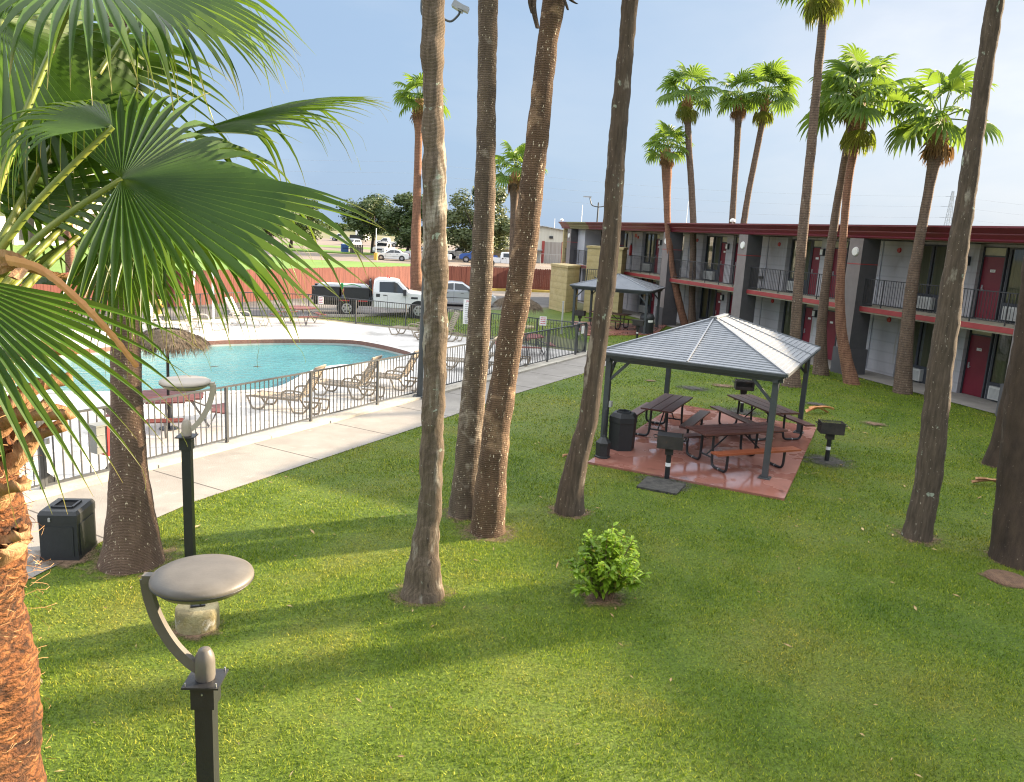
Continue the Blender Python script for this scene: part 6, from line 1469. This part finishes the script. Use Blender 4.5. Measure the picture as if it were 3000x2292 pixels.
o = mb.build('hedge', L_hedge); tag(o, 'low clipped hedge at the foot of the white office block', 'hedge')
# far tree line and roofs on the horizon
mb = MB(); rq = random.Random(12)
for i in range(9000):
    a = rq.uniform(-34, 34); D = 430 + 60 * math.sin(a * .9); base = 4.2 + 2.2 * noise.noise(Vector((a * .35, 0, 0))) + 1.3 * noise.noise(Vector((a * 1.7, 3, 0)))
    if 3 < a < 9: base *= .5
    p = Vector((math.sin(rad(a)) * D, math.cos(rad(a)) * D + rq.uniform(-12, 12), rq.random() ** .8 * max(.6, base))); s = Vector((rq.uniform(-1, 1), rq.uniform(-1, 1), rq.uniform(-.5, .5))).normalized() * 1.5; u = Vector((rq.uniform(-1, 1), rq.uniform(-1, 1), rq.uniform(.1, 1))).normalized() * 1.1
    mb.add([p - s, p + u, p + s, p - u], [(0, 1, 2, 3)])
o = mb.build('treeline', L_oak); tag(o, 'far low line of trees along the horizon', 'trees', kind='stuff')
t = thing('double_street_lamp', 'tall two armed street lamp rising behind the far roof tip of the motel', 'street lamp', atd(1749, 655, 92).to_2d().to_3d())
zt = atd(1749, 588, 92).z; mb = MB(); mb.tube([(0, 0, 0), (0, 0, zt - .2)], [.13, .08], 10); mb.build('pole', M_gz, t)
for s in (-1, 1): mb = MB(); mb.tube(catmull([(0, 0, zt - .7), (s * .7, 0, zt - .55), (s * .95, 0, zt), (s * 1.0, 0, zt + .3)], 5, False), .06, 8); mb.build('arm', M_gz, t); mb = MB(); mb.box((s * 1.3, 0, zt + .36), (.9, .4, .12)); mb.build('lamp_head', M_steel, t)
t = thing('lattice_pylon', 'faint distant power pylon above the motel roof at the right', 'pylon', atd(2770, 700, 330).to_2d().to_3d())
zt = atd(2775, 560, 330).z; M_py = pmat('pylon_grey', (.42, .45, .50), rough=.6); mb = MB()
for sx in (-1, 1):
    for sy in (-1, 1): mb.bar((sx * 1.6, sy * 1.6, 0), (sx * .25, sy * .25, zt), .16)
n = 14
for i in range(n):
    a, b2 = 1.6 - 1.35 * i / n, 1.6 - 1.35 * (i + 1) / n
    for s in (-1, 1): mb.bar((s * a, -a, zt * i / n), (-s * b2, -b2, zt * (i + 1) / n), .08); mb.bar((-a, s * a, zt * i / n), (-b2, -s * b2, zt * (i + 1) / n), .08)
mb.build('mast', M_py, t)
for zz, ww in ((.93, 2.4), (.80, 3.6), (.66, 3.4)): mb = MB(); mb.bar((-ww, 0, zt * zz), (ww, 0, zt * zz), .14); mb.build('cross_arm', M_py, t)
pz = t.location
for k, (zz, xo) in enumerate(((.93, 0), (.80, 0), (.66, 0))):
    mb = MB(); cv = [(pz.x + (i - 20) * 12, pz.y + (i - 20) * 1.5, zt * zz - 3.0 * math.sin((abs(i - 20) % 16) / 16 * PI)) for i in range(41)]; mb.tube(cv, .025, 3); o = mb.build('power_line', M_py); tag(o, ['topmost faint power line of the distant pylon', 'middle faint power line of the distant pylon', 'lowest faint power line of the distant pylon'][k], 'cable', 'power lines of the pylon')
for k, (u, v0) in enumerate(((1700, 600), (2006, 590), (1622, 640))):
    b_ = atd(u, 700, 160 + 20 * k); o = MB().tube([(0, 0, 0), (0, 0, atd(u, v0, 160 + 20 * k).z)], [.10, .05], 6).build('mast', M_white, None, (b_.x, b_.y, 0)); tag(o, ['thin white mast above the far end of the motel roof', 'thin white mast between the straight skirted palm and slim palm', 'thin white mast above the warehouse gable'][k], 'mast')
